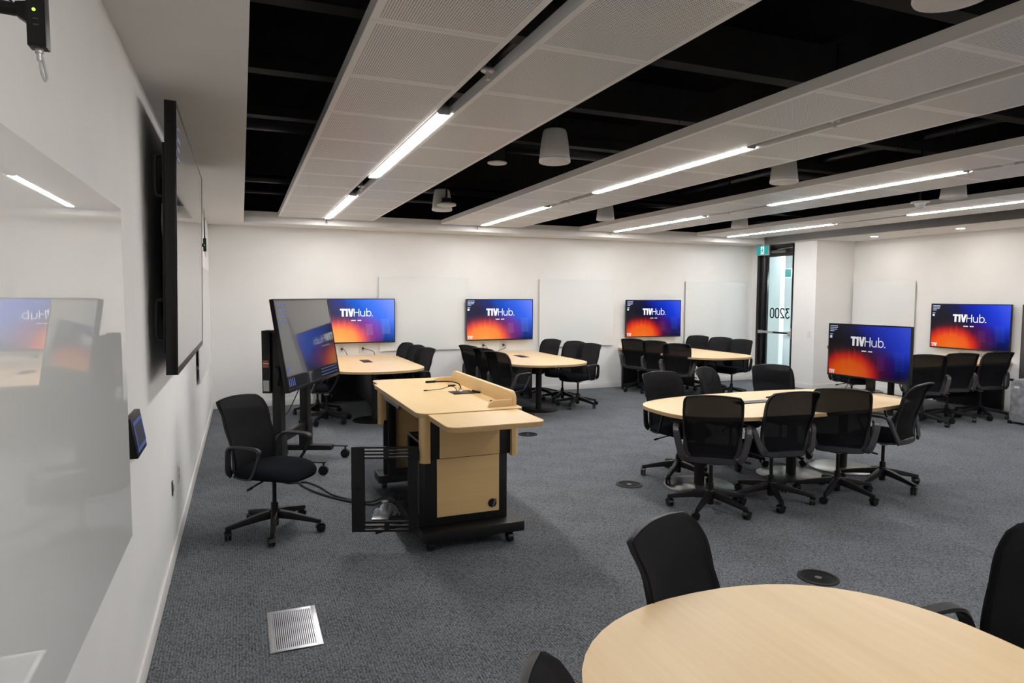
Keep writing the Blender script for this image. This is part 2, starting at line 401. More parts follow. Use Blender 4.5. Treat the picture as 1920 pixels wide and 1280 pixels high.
def dup(root, loc, rz, label, group=None, cat=None):
    r = root.copy(); C.objects.link(r); r.location = loc; r.rotation_euler = (root.rotation_euler[0], 0, rz); r['label'] = label
    if group: r['group'] = group
    for ch in root.children:
        c = ch.copy(); C.objects.link(c); c.parent = r
        for g in ch.children:
            d = g.copy(); C.objects.link(d); d.parent = c
    return r
def rrect(x0, x1, y0, y1, r, n=5):
    out = []
    rr = r if isinstance(r, (list,tuple)) else [r]*4   # corners: (x1,y1),(x0,y1),(x0,y0),(x1,y0)
    for (cx, cy, sx, sy, a0, q) in ((x1,y1,-1,-1,0,rr[0]),(x0,y1,1,-1,90,rr[1]),(x0,y0,1,1,180,rr[2]),(x1,y0,-1,1,270,rr[3])):
        if q <= 0: out.append((cx,cy)); continue
        for k in range(n+1):
            a = R(a0+90*k/n); out.append((cx+sx*q+q*math.cos(a), cy+sy*q+q*math.sin(a)))
    return out
def bez(pts, n=12):   # smooth Catmull-Rom through points
    P = [Vector(p) for p in pts]; out = []
    Q = [P[0]*2-P[1]] + P + [P[-1]*2-P[-2]]
    for i in range(1, len(Q)-2):
        for k in range(n):
            t = k/n; a,b,c,d = Q[i-1],Q[i],Q[i+1],Q[i+2]
            out.append(.5*((2*b)+(c-a)*t+(2*a-5*b+4*c-d)*t*t+(3*b-a-3*c+d)*t**3))
    out.append(P[-1]); return out

# ------------------------------------------------------------------ room shell
D = 10.674; ZC = 2.717; XD = 10.06; XR = 10.98; YS = 9.05; YF = -0.95; ZT = 4.3
OX0, OX1, OY0, OY1 = .485, 9.87, -.42, 10.15       # ceiling opening
floor = struct('floor', MB().box(-.15, XR+.15, YF-.15, D+.15, -.12, -.008), 'carpet')
# carpet tiles, half a metre square: near ones one by one, the far rest as one layer
g = .0006
tile_me = MB().box(-.25+g, .25-g, -.25+g, .25-g, -.008, 0).mesh('carpet_tile', 'carpet', flat=True)
rest = MB(); x0 = -.02
for i in range(23):
    for j in range(24):
        cx = x0+.25+i*.5; cy = YF+.23+j*.5
        if cx-.25 > XR or cy-.25 > D: continue
        near = (1.2 < cy < 7.3 and cx < 6.6) and not (cy < 2.2 and cx > 4.2)
        if near:
            o = inst('carpet_tile', tile_me, floor, (cx, cy, 0), 0)
        else:
            rest.box(max(cx-.25+g, 0), min(cx+.25-g, XR), cy-.25+g, min(cy+.25-g, D), -.008, 0)
rc = rest.build('carpet_tiles_far', 'carpet', floor, flat=True); rc['kind'] = 'stuff'
wall_left = struct('wall_left', MB().box(-.15, 0, YF-.15, D+.15, 0, ZC+.16), 'paint')
wall_back = struct('wall_back', MB().box(0, XD+.12, D, D+.15, 0, ZC+.16), 'paint')
wr = MB()
wr.box(XR, XR+.15, YF, YS+.14, 0, ZC+.16)
wall_right = struct('wall_right', wr, 'paint')
struct('wall_right_return', MB().box(XD+.001, XR, YS, YS+.14, 0, ZC+.16), 'paint')
# wall with the door: pieces around the opening (y 9.57..10.52)
DY0, DY1, DZ = 9.575, 10.52, 2.70
wd_ = MB().box(XD, XD+.12, YS+.14, DY0, 0, ZC+.16).box(XD, XD+.12, DY1, D, 0, ZC+.16).box(XD, XD+.12, DY0, DY1, DZ, ZC+.16)
struct('wall_door_side', wd_, 'paint')
struct('wall_front', MB().box(0, XR, YF-.15, YF, 0, ZC+.16), 'paint')
# soffit ring
sf = MB()
sf.box(0, OX0, YF, D, ZC, ZC+.16); sf.box(OX1, XR, YF, D, ZC, ZC+.16)
sf.box(OX0, OX1, OY1, D, ZC, ZC+.16); sf.box(OX0, OX1, YF, OY0, ZC, ZC+.16)
struct('ceiling', sf, 'ceiling_paint')
deck = struct('ceiling_deck', MB().box(-.15, XR+.15, YF-.15, D+.15, ZT, ZT+.1), 'deck_black')
pw = MB()
pw.box(-.15, OX0-.06, YF-.15, D+.15, ZC+.161, ZT).box(OX1+.06, XR+.15, YF-.15, D+.15, ZC+.161, ZT)
pw.box(OX0-.06, OX1+.06, OY1+.06, D+.15, ZC+.161, ZT).box(OX0-.06, OX1+.06, YF-.15, OY0-.06, ZC+.161, ZT)
struct('wall_plenum', pw, 'deck_black')
# steel joists and pipes under the deck
for i, (y, z, h) in enumerate(((2.7, 3.35, .14), (4.15, 3.4, .12), (5.55, 3.42, .10), (6.95, 3.42, .10), (10.02, 3.35, .08))):
    b = MB().box(OX0-.05, OX1+.05, y, y+.14, z, z+h)
    b.box(OX0-.05, OX1+.05, y+.062, y+.078, z+h, ZT-.14).box(OX0-.05, OX1+.05, y, y+.14, ZT-.14, ZT-.001)
    b.build('beam', 'beam_black', deck)
for (y, z, r) in ((9.3, 3.2, .055), (9.62, 3.08, .03), (8.3, 3.7, .12)):
    MB().cyl((OX0-.05, y, z), (OX1+.05, y, z), r, n=14).build('pipe', 'pipe_black', deck)
for (x, z, r) in ((2.5, 3.75, .10), (5.5, 3.55, .05), (7.9, 3.6, .07)):
    MB().cyl((x, OY0, z), (x, OY1, z), r, n=14).build('pipe', 'pipe_black', deck)
MB().box(3.1, 4.9, .3, 9.0, 3.75, 4.1).build('duct', 'deck_black', deck, bevel=.01)
for k in range(26):   # ribs of the steel deck
    x = OX0+.2+k*.37
    MB().box(x, x+.12, OY0, OY1, ZT-.05, ZT-.001).build('deck_rib', 'pipe_black', deck)
# baseboards
struct('baseboard_left', MB().box(0, .012, YF, D, 0, .10), 'base_white', .003)
struct('baseboard_back', MB().box(.012, XD, D-.012, D, 0, .10), 'base_white', .003)
struct('baseboard_right', MB().box(XR-.012, XR, YF, YS, 0, .10), 'base_white', .003)
struct('baseboard_return', MB().box(XD, XR-.012, YS-.012, YS, 0, .10), 'base_white', .003)
struct('baseboard_door', MB().box(XD-.012, XD, YS-.012, DY0, 0, .10).box(XD-.012, XD, DY1, D-.012, 0, .10), 'base_white', .003)

# ------------------------------------------------------------------ door and corridor behind it
door = thing('door_1', 'black framed glass door with panic bar and room number', 'door', (XD, 0, 0)); door['kind'] = 'structure'; del door['category']
fr = MB().box(-.012, .10, DY0, DY0+.035, 0, DZ).box(-.012, .10, DY1-.06, DY1, 0, DZ).box(-.012, .10, DY0, DY1, DZ-.05, DZ)
fr.build('door_frame', 'frame_black', door, .003)
gy0, gy1, gz0, gz1 = DY0+.065, 10.285, .26, 2.475
lf = MB().box(.03, .075, DY0+.037, gy0, .01, DZ-.052).box(.03, .075, gy1, DY1-.062, .01, DZ-.052)
lf.box(.03, .075, gy0, gy1, .01, gz0).box(.03, .075, gy0, gy1, gz1, DZ-.052)
lf.build('door_leaf', 'frame_black', door, .002)
MB().box(.048, .058, gy0, gy1, gz0, gz1).build('glass_pane', 'pane_glass', door, flat=True)
pb = MB().box(-.05, .03, 9.60, 9.645, .96, 1.04).box(-.05, .03, 10.36, 10.42, .97, 1.03)
pb.build('panic_bar_bracket', 'steel', door, .004)
MB().box(-.05, -.015, 9.645, 10.02, .985, 1.02).build('push_pad', 'black_plastic', door, .004)
MB().box(-.052, -.013, 10.02, 10.42, .98, 1.025).build('panic_bar', 'steel', door, .005)
MB().box(-.025, -.004, 9.585, 9.605, .90, 1.10).build('pull_plate', 'steel', door, .003)
cl = MB().box(-.06, .03, 9.75, 10.12, 2.535, 2.59); cl.build('door_closer', 'grey_metal', door, .006)
MB().tube([(-.03, 9.98, 2.60), (-.05, 9.75, 2.615), (-.02, 9.60, 2.625)], .008).build('closer_arm', 'steel', door)
# corridor
cz = 2.85; CX = 12.3; CY = 13.2
struct('floor_corridor', MB().box(XD+.12, CX+.1, YS+.14, CY+.1, -.1, -.002), 'corridor_floor')
struct('ceiling_corridor', MB().box(XD+.12, CX+.1, YS+.14, CY+.1, cz, cz+.1), 'corridor_white')
struct('wall_corridor_far', MB().box(XD, CX+.1, CY, CY+.1, 0, cz), 'corridor_white')
struct('wall_corridor_right', MB().box(CX, CX+.1, YS+.14, CY, 0, cz), 'corridor_white')
struct('wall_corridor_near', MB().box(XR+.15, CX, YS+.04, YS+.14, 0, cz), 'corridor_white')
struct('wall_corridor_left', MB().box(XD, XD+.12, D+.15, CY, 0, cz), 'corridor_white')
struct('wall_corridor_fin', MB().box(11.25, 11.37, 11.13, CY, 0, cz), 'corridor_white')
cp = thing('corridor_light', 'bright ceiling panel in the corridor beyond the glass door', 'light', (11.4, 10.4, cz-.02))
MB().box(-.5, .5, -.6, .6, 0, .018).build('diffuser', 'corridor_lamp', cp)
MB().box(-.52, -.5, -.62, .62, -.004, .02).box(.5, .52, -.62, .62, -.004, .02).box(-.5, .5, -.62, -.6, -.004, .02).box(-.5, .5, .6, .62, -.004, .02).build('frame', 'white_plastic', cp)
cs = thing('corridor_shelf', 'white low cabinet seen through the door glass', 'cabinet', (12.05, 12.0, 0))
MB().box(-.2, .24, -.6, .6, .0, .82).build('body', 'corridor_white', cs, .004)
MB().box(-.22, .245, -.62, .62, .82, .85).build('top', 'base_white', cs, .004)

# ------------------------------------------------------------------ stroke lettering
def strokes(paths, wd, depth=.002):
    """flat bars along 2D paths (x,z) facing -Y"""
    mb = MB()
    for item in paths:
        path, ww = (item if isinstance(item, tuple) and isinstance(item[0], list) else (item, wd))
        P = [Vector((x, z)) for x, z in path]; L_ = []; Rr = []
        cl_ = (P[0]-P[-1]).length < 1e-6
        if cl_: P = P[:-1]
        m_ = len(P)
        for i in range(m_):
            if cl_: d0 = (P[i]-P[i-1]).normalized(); d1 = (P[(i+1)%m_]-P[i]).normalized()
            else:
                d0 = (P[i]-P[i-1]).normalized() if i else None; d1 = (P[i+1]-P[i]).normalized() if i < m_-1 else None
                d0 = d0 or d1; d1 = d1 or d0
            n0 = Vector((-d0.y, d0.x)); n1 = Vector((-d1.y, d1.x)); nn = (n0+n1)
            nn = nn.normalized() if nn.length > 1e-4 else n0
            k = min(1/max(nn.dot(n0), .35), 2.2)
            L_.append(P[i]+nn*ww/2*k); Rr.append(P[i]-nn*ww/2*k)
        vs = []
        for i in range(m_): vs += [(L_[i].x, 0, L_[i].y), (Rr[i].x, 0, Rr[i].y), (L_[i].x, -depth, L_[i].y), (Rr[i].x, -depth, Rr[i].y)]
        fs = []
        for i in range(m_ if cl_ else m_-1):
            a = i*4; b = ((i+1)%m_)*4
            fs += [(a,b,b+1,a+1), (a+2,a+3,b+3,b+2), (a,a+2,b+2,b), (a+1,b+1,b+3,a+3)]
        if not cl_: a = (m_-1)*4; fs += [(0,1,3,2), (a,a+2,a+3,a+1)]
        mb.add(vs, fs)
    return mb
def arc(cx, cz, rx, rz, a0, a1, n=10):
    return [(cx+rx*math.cos(R(a0+(a1-a0)*i/n)), cz+rz*math.sin(R(a0+(a1-a0)*i/n))) for i in range(n+1)]
def xf(paths, s, ox, oz, mir=1):
    out = []
    for it in paths:
        if isinstance(it, tuple) and isinstance(it[0], list): out.append(([(ox+mir*x*s, oz+z*s) for x, z in it[0]], it[1]*s))
        else: out.append([(ox+mir*x*s, oz+z*s) for x, z in it])
    return out
# T1V (heavy) + Hub (light); cap height 1
T1V = [([(0,.89),(.64,.89)], .22), ([(.345,.80),(.345,0)], .25), ([(.60,.80),(.86,.93)], .17), ([(.865,1.0),(.865,0)], .24), ([(1.14,1.0),(1.365,.0)], .23), ([(1.62,1.0),(1.395,0)], .23)]
HUB = [([(1.80,1.0),(1.80,0)], .09), ([(1.80,.52),(2.40,.52)], .09), ([(2.40,1.0),(2.40,0)], .09),
       ([(2.62,.70),(2.62,.26)]+arc(2.88,.27,.26,.235,180,360)+[(3.14,.70)], .09), ([(3.14,.70),(3.14,0)], .09),
       ([(3.40,1.05),(3.40,0)], .09), (arc(3.68,.36,.28,.32,0,360,20), .09)]
TMK = [([(4.04,.05),(4.12,.05)], .06), ([(4.14,.02),(4.14,.09),(4.17,.05),(4.20,.09),(4.20,.02)], .03)]

# ------------------------------------------------------------------ displays
def display(name, label, cat, wd, ht, loc, rz, bright=1.0, picture=True, rx=0, group=None, dep=.05, bez_=.012, mount=True, gamma=1.0):
    t = thing(name, label, cat, loc, rz, group, rx)
    W, H = wd/2, ht/2
    MB().box(-W, W, 0, dep*.5, -H, H).box(-W*.82, W*.82, dep*.5, dep, -H*.78, H*.7).build('housing', 'anodised_black', t, .004)
    b = MB().box(-W, -W+bez_, -.006, 0, -H, H).box(W-bez_, W, -.006, 0, -H, H).box(-W+bez_, W-bez_, -.006, 0, H-bez_, H).box(-W+bez_, W-bez_, -.006, 0, -H, -H+bez_*1.5)
    b.build('bezel', 'anodised_black', t, .001)
    a, c0, c1 = W-bez_, -H+bez_*1.5, H-bez_
    me = bpy.data.meshes.new('screen')
    me.from_pydata([(-a,-.003,c0),(a,-.003,c0),(a,-.003,c1),(-a,-.003,c1)], [], [(0,1,2,3)]); uv = me.uv_layers.new()
    for i, q in enumerate(((0,0),(1,0),(1,1),(0,1))): uv.data[i].uv = q
    me.materials.append(M['screen_picture' if picture else 'dark_screen'])
    s = bpy.data.objects.new('screen', me); C.objects.link(s); s.parent = t
    s.color = (bright, gamma/2, 1, 1)
    if picture:
        wc = (bright*1.0, bright*1.0, bright*1.02, 1)
        def put(nm, paths, wdt, col=wc):
            o = strokes(paths, wdt).build(nm, 'logo_white', s, flat=True); o.location = (0, -.0035, 0); o.color = col
            if 'text' in nm or 'caption' in nm: o['kind'] = 'stuff'
            return o
        k = wd*.099
        lg = put('logo_lettering', xf(T1V+HUB+TMK, k, -wd*.205, ht*.10), .01); tag(lg, 'white lettering reading T1VHub')
        cn = put('corner_lettering', xf(T1V, wd*.043, -W+wd*.022, -H+ht*.04), .01, (bright*1.0, bright*.75, bright*.8, 1)); tag(cn, 'small T1V lettering')
        lines = []
        for r_, ln in enumerate((.10, .10, .095, .055)):
            z = H-ht*(.045+.033*r_); x = -W+wd*.022; e = x+ln*wd*.95; n = 0
            while x < e:
                q = wd*(.006+.006*((n*7+r_*3) % 3)); lines.append([(x, z), (x+q, z)]); x += q+wd*.0035; n += 1
        put('status_text', lines, ht*.016, (bright*.55, bright*.65, bright, 1))
        put('status_icon', [[(-W+wd*.022, H-ht*.255), (-W+wd*.05, H-ht*.255)]], ht*.05, (bright*.7, bright*.8, bright, 1))
        put('status_caption', [[(-W+wd*.022, H-ht*.205), (-W+wd*.045, H-ht*.205)], [(-W+wd*.05, H-ht*.205), (-W+wd*.06, H-ht*.205)]], ht*.014, (bright*.45, bright*.55, bright*.9, 1))
        sub = []
        x = -wd*.065
        for q in (.014,.009,.012,.011,0,.016,.010,.014):
            if q == 0: x += wd*.022; continue
            sub.append([(x, ht*.012), (x+q*wd, ht*.012)]); x += q*wd+wd*.003
        put('subtitle_text', sub, ht*.02)
    if mount: MB().box(-.2, .2, dep, dep+.045, -.2, .15).build('wall_bracket', 'black_metal', t, .004)
    return t
GR = 'displays showing the hub screen'
display('wall_display', 'wall display partly hidden behind the tilted mobile screen', 'display', 1.225, .70, (2.10, D-.10, 1.290), 0, 1.15, group=GR, gamma=.80)
display('wall_display', 'glowing wall display above the table with three chairs each side, between two whiteboards', 'display', 1.225, .70, (4.525, D-.10, 1.286), 0, 1.0, group=GR, gamma=.95)
display('wall_display', 'wall display above the table nearest the glass door', 'display', 1.225, .70, (7.64, D-.10, 1.277), 0, .84, group=GR, gamma=1.42)
display('wall_display', 'display on the right wall above three chairs', 'display', 1.225, .71, (XR-.10, 6.83, 1.235), -PI/2, .82, group=GR, gamma=1.45)

# ------------------------------------------------------------------ glass whiteboards
def board(label, wd, ht, loc, rz):
    t = thing('glass_whiteboard', label, 'whiteboard', loc, rz, 'glass whiteboards')
    W, H = wd/2, ht/2
    MB().box(-W, W, -.034, -.028, -H, H).build('glass', 'board_glass', t, flat=True)
    MB().box(-W-.001, W+.001, -.0279, -.025, -H-.001, H+.001).build('back_coating', 'board_edge', t)
    for x in (-W+.15, W-.15):
        for z in (-H+.15, H-.15): MB().cyl((x, -.025, z), (x, -.0005, z), .02, n=10).build('standoff', 'steel', t)
    return t
board('glass whiteboard on the back wall between the first two wall displays', 1.51, 1.195, (3.227, D, 1.393), 0)
board('glass whiteboard in the middle of the back wall above three chairs', 1.51, 1.195, (6.052, D, 1.387), 0)
board('glass whiteboard on the back wall beside the glass door', 1.51, 1.195, (9.165, D, 1.385), 0)
board('glass whiteboard on the right wall next to the corner step', 1.22, 1.195, (XR, 8.40, 1.375), -PI/2)
board('large glass whiteboard in the near left foreground', 2.44, 1.215, (0, 2.797-1.22, 1.386), PI/2)
board('glass whiteboard on the left wall beyond the big black display', 2.44, 1.2, (0, 7.24+1.22, 1.40), PI/2)

# ------------------------------------------------------------------ big display on the left wall
bd = thing('interactive_display', 'very large black interactive display mounted on the left wall', 'display', (.140, 4.85, 1.957), PI/2, None, R(1.2))
W, H = 1.15, .677
MB().box(-W, W, .002, .050, -H, H).build('housing', 'anodised_black', bd, .003)
MB().box(-W, -W+.012, -.004, .002, -H, H).box(W-.016, W, -.004, .002, -H, H).box(-W+.012, W-.016, -.004, .002, H-.018, H).box(-W+.012, W-.016, -.004, .002, -H, -H+.035).build('bezel', 'anodised_black', bd, .001)
MB().box(-W+.012, W-.016, -.002, .0019, -H+.035, H-.018).build('screen', 'dark_screen', bd, flat=True)
MB().box(-W+.012, W-.10, .0502, .062, -H*.84, H*.70).build('rear_cover', 'black_metal', bd, .003)
for z in (.315, -.40):
    for sg in (-1, 1):
        MB().tube(bez([(sg*(W-.03), .051, z+.10), (sg*(W-.03), .080, z+.10), (sg*(W-.03), .094, z+.085), (sg*(W-.03), .096, z), (sg*(W-.03), .094, z-.085), (sg*(W-.03), .080, z-.10), (sg*(W-.03), .051, z-.10)], 4), .010, 8).build('handle', 'chair_plastic', bd)
MB().box(-.6, .6, .0625, .085, -.35, .35).box(-.5, -.4, .085, .1305, -.4, .4).box(.4, .5, .085, .1305, -.4, .4).build('wall_bracket', 'black_metal', bd, .003)
MB().tube(bez([(-W+.05, .064, .18), (-W+.05, .066, .10), (-W+.055, .064, .02)], 5), .003, 6).build('cable', 'light_grey', bd)
for k, (z, ln) in enumerate(((.56, .10), (.51, .16), (.46, .12), (.41, .14))):
    o = strokes([[(-W+.05, z), (-W+.05+ln, z)]], .014).build('status_text', 'ui_faint', bd, flat=True); o.location = (0, -.0025, 0); o['kind'] = 'stuff'

# ------------------------------------------------------------------ small things on the left wall
tp = thing('control_panel', 'small black touch control panel tilted out of the left wall', 'control panel', (0, 3.06, 1.118), PI/2)
MB().hexa([(-.13,-.045,-.08),(.13,-.045,-.08),(.13,0,-.08),(-.13,0,-.08)], [(-.13,-.022,.08),(.13,-.022,.08),(.13,0,.08),(-.13,0,.08)]).build('housing', 'black_plastic', tp, .004)
sl = MB().hexa([(-.112,-.0445,-.062),(.112,-.0445,-.062),(.112,-.040,-.062),(-.112,-.040,-.062)], [(-.112,-.0265,.062),(.112,-.0265,.062),(.112,-.022,.062),(-.112,-.022,.062)])
sc_ = sl.build('screen', 'panel_navy', tp, flat=True)
for z0, z1 in ((.045, .06), (-.06, -.046)):
    ya, yb = -.0355-.009*(-z0/.062)*1.0, -.0355-.009*(-z1/.062)*1.0
    MB().hexa([(-.11,ya-.0012,z0),(.11,ya-.0012,z0),(.11,ya,z0),(-.11,ya,z0)], [(-.11,yb-.0012,z1),(.11,yb-.0012,z1),(.11,yb,z1),(-.11,yb,z1)]).build('screen_band', 'panel_blue', sc_, flat=True)
for x in (-.105, .095):
    MB().hexa([(x,-.0450,-.046),(x+.012,-.0450,-.046),(x+.012,-.0430,-.046),(x,-.0430,-.046)], [(x,-.0302,.045),(x+.012,-.0302,.045),(x+.012,-.0282,.045),(x,-.0282,.045)]).build('screen_band', 'panel_blue', sc_, flat=True)
ol = thing('wall_outlet', 'white data outlet plate low on the left wall', 'outlet', (0, 5.05, .453), PI/2)
MB().box(-.038, .038, -.007, 0, -.062, .062).build('plate', 'white_plastic', ol, .002)
MB().box(-.014, .014, -.010, -.007, .008, .036).box(-.014, .014, -.010, -.007, -.036, -.008).build('socket', 'light_grey', ol, .001)
ol2 = thing('wall_outlet', 'small open black cable box low on the left wall', 'outlet', (0, 4.62, .463), PI/2)
MB().box(-.03, .03, -.004, 0, -.045, .045).build('plate', 'black_plastic', ol2, .001)
MB().box(-.012, .012, -.012, -.004, -.02, .02).build('connector', 'steel', ol2, .001)
MB().tube([(0,-.006,-.03), (.004,-.012,-.05), (.0,-.01,-.07)], .003, 6).build('wire', 'white_plastic', ol2)
def mic_receiver(label, loc, s=1.0, big=True):
    t = thing('antenna_receiver', label, 'receiver', loc, PI/2)
    MB().box(-.015, .015, -.014, .014, 0, .125).build('body', 'black_plastic', t, .002)
    MB().box(-.0156, -.0151, -.0115, .0115, .004, .121).build('face_plate', 'anodised_black', t)
    lt = MB().cyl((-.0156, .002, .060), (-.0166, .002, .060), .0026, n=12); lt.build('status_light', 'led_green', t)
    for z in (.035, .045, .078, .090, .1): MB().box(-.0161, -.0157, -.004, .004, z, z+.0012).build('face_mark', 'grey_metal', t)
    MB().cyl((0, 0, -.008), (0, 0, .0), .0065, n=10).cyl((0, 0, -.020), (0, 0, -.008), .0045, n=10).build('connector', 'steel', t)
    MB().tube(bez([(0,0,-.018), (.001,-.002,-.040), (.003,-.006,-.052), (.006,-.008,-.045), (.006,-.004,-.020), (.005,0,-.004)], 5), .0022, 6).build('cable_loop', 'clear_plastic', t)
    MB().hexa([(-.010,.014,.040),(.010,.014,.040),(.010,.030,.050),(-.010,.030,.050)], [(-.010,.014,.075),(.010,.014,.075),(.010,.030,.072),(-.010,.030,.072)]).cyl((0,.028,.061), (0,.075,.064), .011, .012, 14).cyl((0,.075,.064),(0,loc[0]-.012,.062),.009,.009,14).build('swivel_arm', 'black_plastic', t)
    MB().cyl((0,loc[0]-.012,.062),(0,loc[0]-.0005,.062),.030,n=20).build('wall_plate', 'black_plastic', t)
    MB().tube(bez([(0,.035,.072), (0,.055,.090), (0,.080,.104), (0,loc[0]-.004,.125)], 5), .0018, 6).build('cable', 'cable_black', t)
    MB().cyl((0,0,.125),(0,0,.145),.007,n=10).cyl((0,0,.145),(0,0,.32),.006,.005,10).cyl((0,0,.32),(0,0,.40),.003,.002,8).build('antenna', 'black_plastic', t)
    return t
mic_receiver('black antenna receiver on an arm in the top left corner', (.120, 1.40, 2.105))
mic_receiver('small black antenna receiver beyond the big display', (.12, 7.0, 2.10))

# ------------------------------------------------------------------ wall plates with cables above the wall tables
def wall_plate(label, x, z, wd, ht, cable=None, cat='outlet'):
    t = thing('wall_plate', label, cat, (x, D, z), 0, 'plates under the wall displays')
    MB().box(-wd/2, wd/2, -.007, 0, -ht/2, ht/2).build('plate', 'white_plastic', t, .002)
    MB().box(-.016, .016, -.009, -.007, -.03, .03).build('socket', 'light_grey', t, .001)
    if cable:
        MB().box(-.014, .014, -.04, -.009, -.002, .026).build('plug', 'black_plastic', t, .004)
        MB().tube(bez([(0,-.04,.012)]+cable, 6), .005, 6).build('cable', 'cable_black', t)
    return t
cabA = [(.03,-.06,0), (.06,-.08,-.05), (.075,-.09,-.085)]
cabB = [(.05,-.06,-.0), (.14,-.08,-.03), (.17,-.09,-.07), (.17,-.10,-.088)]
wall_plate('narrow white power plate with black cord below the leftmost wall display', 1.88, .835, .075, .13, cabA)
wall_plate('square white plate with looping black cord below the leftmost wall display', 2.21, .835, .13, .13, cabB)
wall_plate('narrow white plate with black cord behind the middle wall table', 4.25, .835, .075, .13, cabA)
wall_plate('square white plate with black cord behind the middle wall table', 4.62, .835, .13, .13, [(.02,-.06,.0), (.0,-.08,-.04), (-.10,-.09,-.075), (-.12,-.10,-.088)])
wall_plate('white plate with black cord above the table by the glass door', 7.62, .835, .12, .13, cabB)
for y, wd_p in ((7.0, .08), (6.68, .13)):
    t = thing('wall_plate', ('narrow' if wd_p < .1 else 'square')+' white plate below the right wall display', 'outlet', (XR, y, .80), -PI/2, 'plates under the wall displays')
    MB().box(-wd_p/2, wd_p/2, -.007, 0, -.065, .065).build('plate', 'white_plastic', t, .002)
    MB().box(-.016, .016, -.009, -.007, -.03, .03).build('socket', 'light_grey', t, .001)
sw = thing('light_switch', 'white wall switch right of the glass door', 'switch', (XD, 9.17, 1.005), -PI/2)
MB().box(-.036, .036, -.006, 0, -.058, .058).build('plate', 'white_plastic', sw, .002)
MB().box(-.012, .012, -.011, -.006, -.028, .028).build('rocker', 'base_white', sw, .002)

# ------------------------------------------------------------------ exit sign, room number
ex = thing('exit_sign', 'green running man exit sign hanging by the glass door', 'sign', (9.955, 10.27, 2.60), -PI/2)
MB().box(-.165, .165, -.02, .02, -.095, .095).build('housing', 'aluminium', ex, .004)
MB().box(-.148, .148, -.022, -.0201, -.082, .088).build('green_face', 'sign_green', ex, flat=True)
mn = MB().box(-.045, .045, -.0235, -.0221, -.072, .078); mn.build('doorway_symbol', 'sign_white', ex, flat=True)
man = strokes([([(-.012,.022),(-.002,-.012)], .026), ([(-.002,-.012),(.018,-.03),(.014,-.058)], .013), ([(-.002,-.012),(-.022,-.028),(-.046,-.052)], .013), ([(-.012,.02),(-.036,.004),(-.042,-.012)], .010), ([(-.010,.02),(.016,.016),(.030,.0)], .010)], .01, .0006)
man.prism_ax([(.0+.012*math.cos(2*PI*i/14), .047+.012*math.sin(2*PI*i/14)) for i in range(14)], -.0006, 0, 1)
mo = man.build('running_man', 'sign_green', ex, flat=True); mo.location = (0, -.0236, 0)
MB().cyl((0,0,.095),(0,0,.117),.03,n=14).build('ceiling_stem', 'aluminium', ex)
ex2 = thing('exit_sign', 'green exit sign in the corridor seen through the door glass', 'sign', (11.75, 11.25, 2.22), -PI*.25)
MB().box(-.22, .22, -.02, .02, -.10, .10).build('housing', 'corridor_white', ex2, .004)
MB().box(-.21, -.06, -.022, -.0201, -.09, .09).build('green_face', 'sign_green', ex2, flat=True)
strokes([([(.02,.05),(.05,0),(.02,-.06)], .03), ([(.05,0),(.09,-.05)], .02), ([(-.01,.02),(.04,.03),(.08,.0)], .018)], .01).build('running_man', 'sign_green', ex2, flat=True).location = (0, -.0205, 0)
MB().cyl((0,0,.10),(0,0,.628),.012,n=10).build('stem', 'corridor_white', ex2)
# mirrored 3200 on the glass: seen from behind
def digit(ch):
    if ch == '0': return [arc(.25,.72,.25,.28,0,180,8)+arc(.25,.28,.25,.28,180,360,8)+[(.5,.72)]]
    if ch == '2': return [arc(.25,.75,.25,.25,165,0,8)+[(.47,.58),(.0,.03),(.5,.03)]]
    if ch == '3': return [[(.02,.97),(.47,.97),(.22,.60)]+arc(.24,.30,.26,.30,80,-160,10)]
num = []
for k, ch in enumerate('3200'): num += xf(digit(ch), 1.0, k*.72, 0)
num = xf(num, .185, 0, 0, -1)
nm = strokes(num, .026, .003).build('room_number', 'decal_dark', door, flat=True); tag(nm, 'room number 3200 seen reversed through the glass')
nm.rotation_euler = (0,0,-PI/2); nm.location = (.046, 9.70, 1.285)

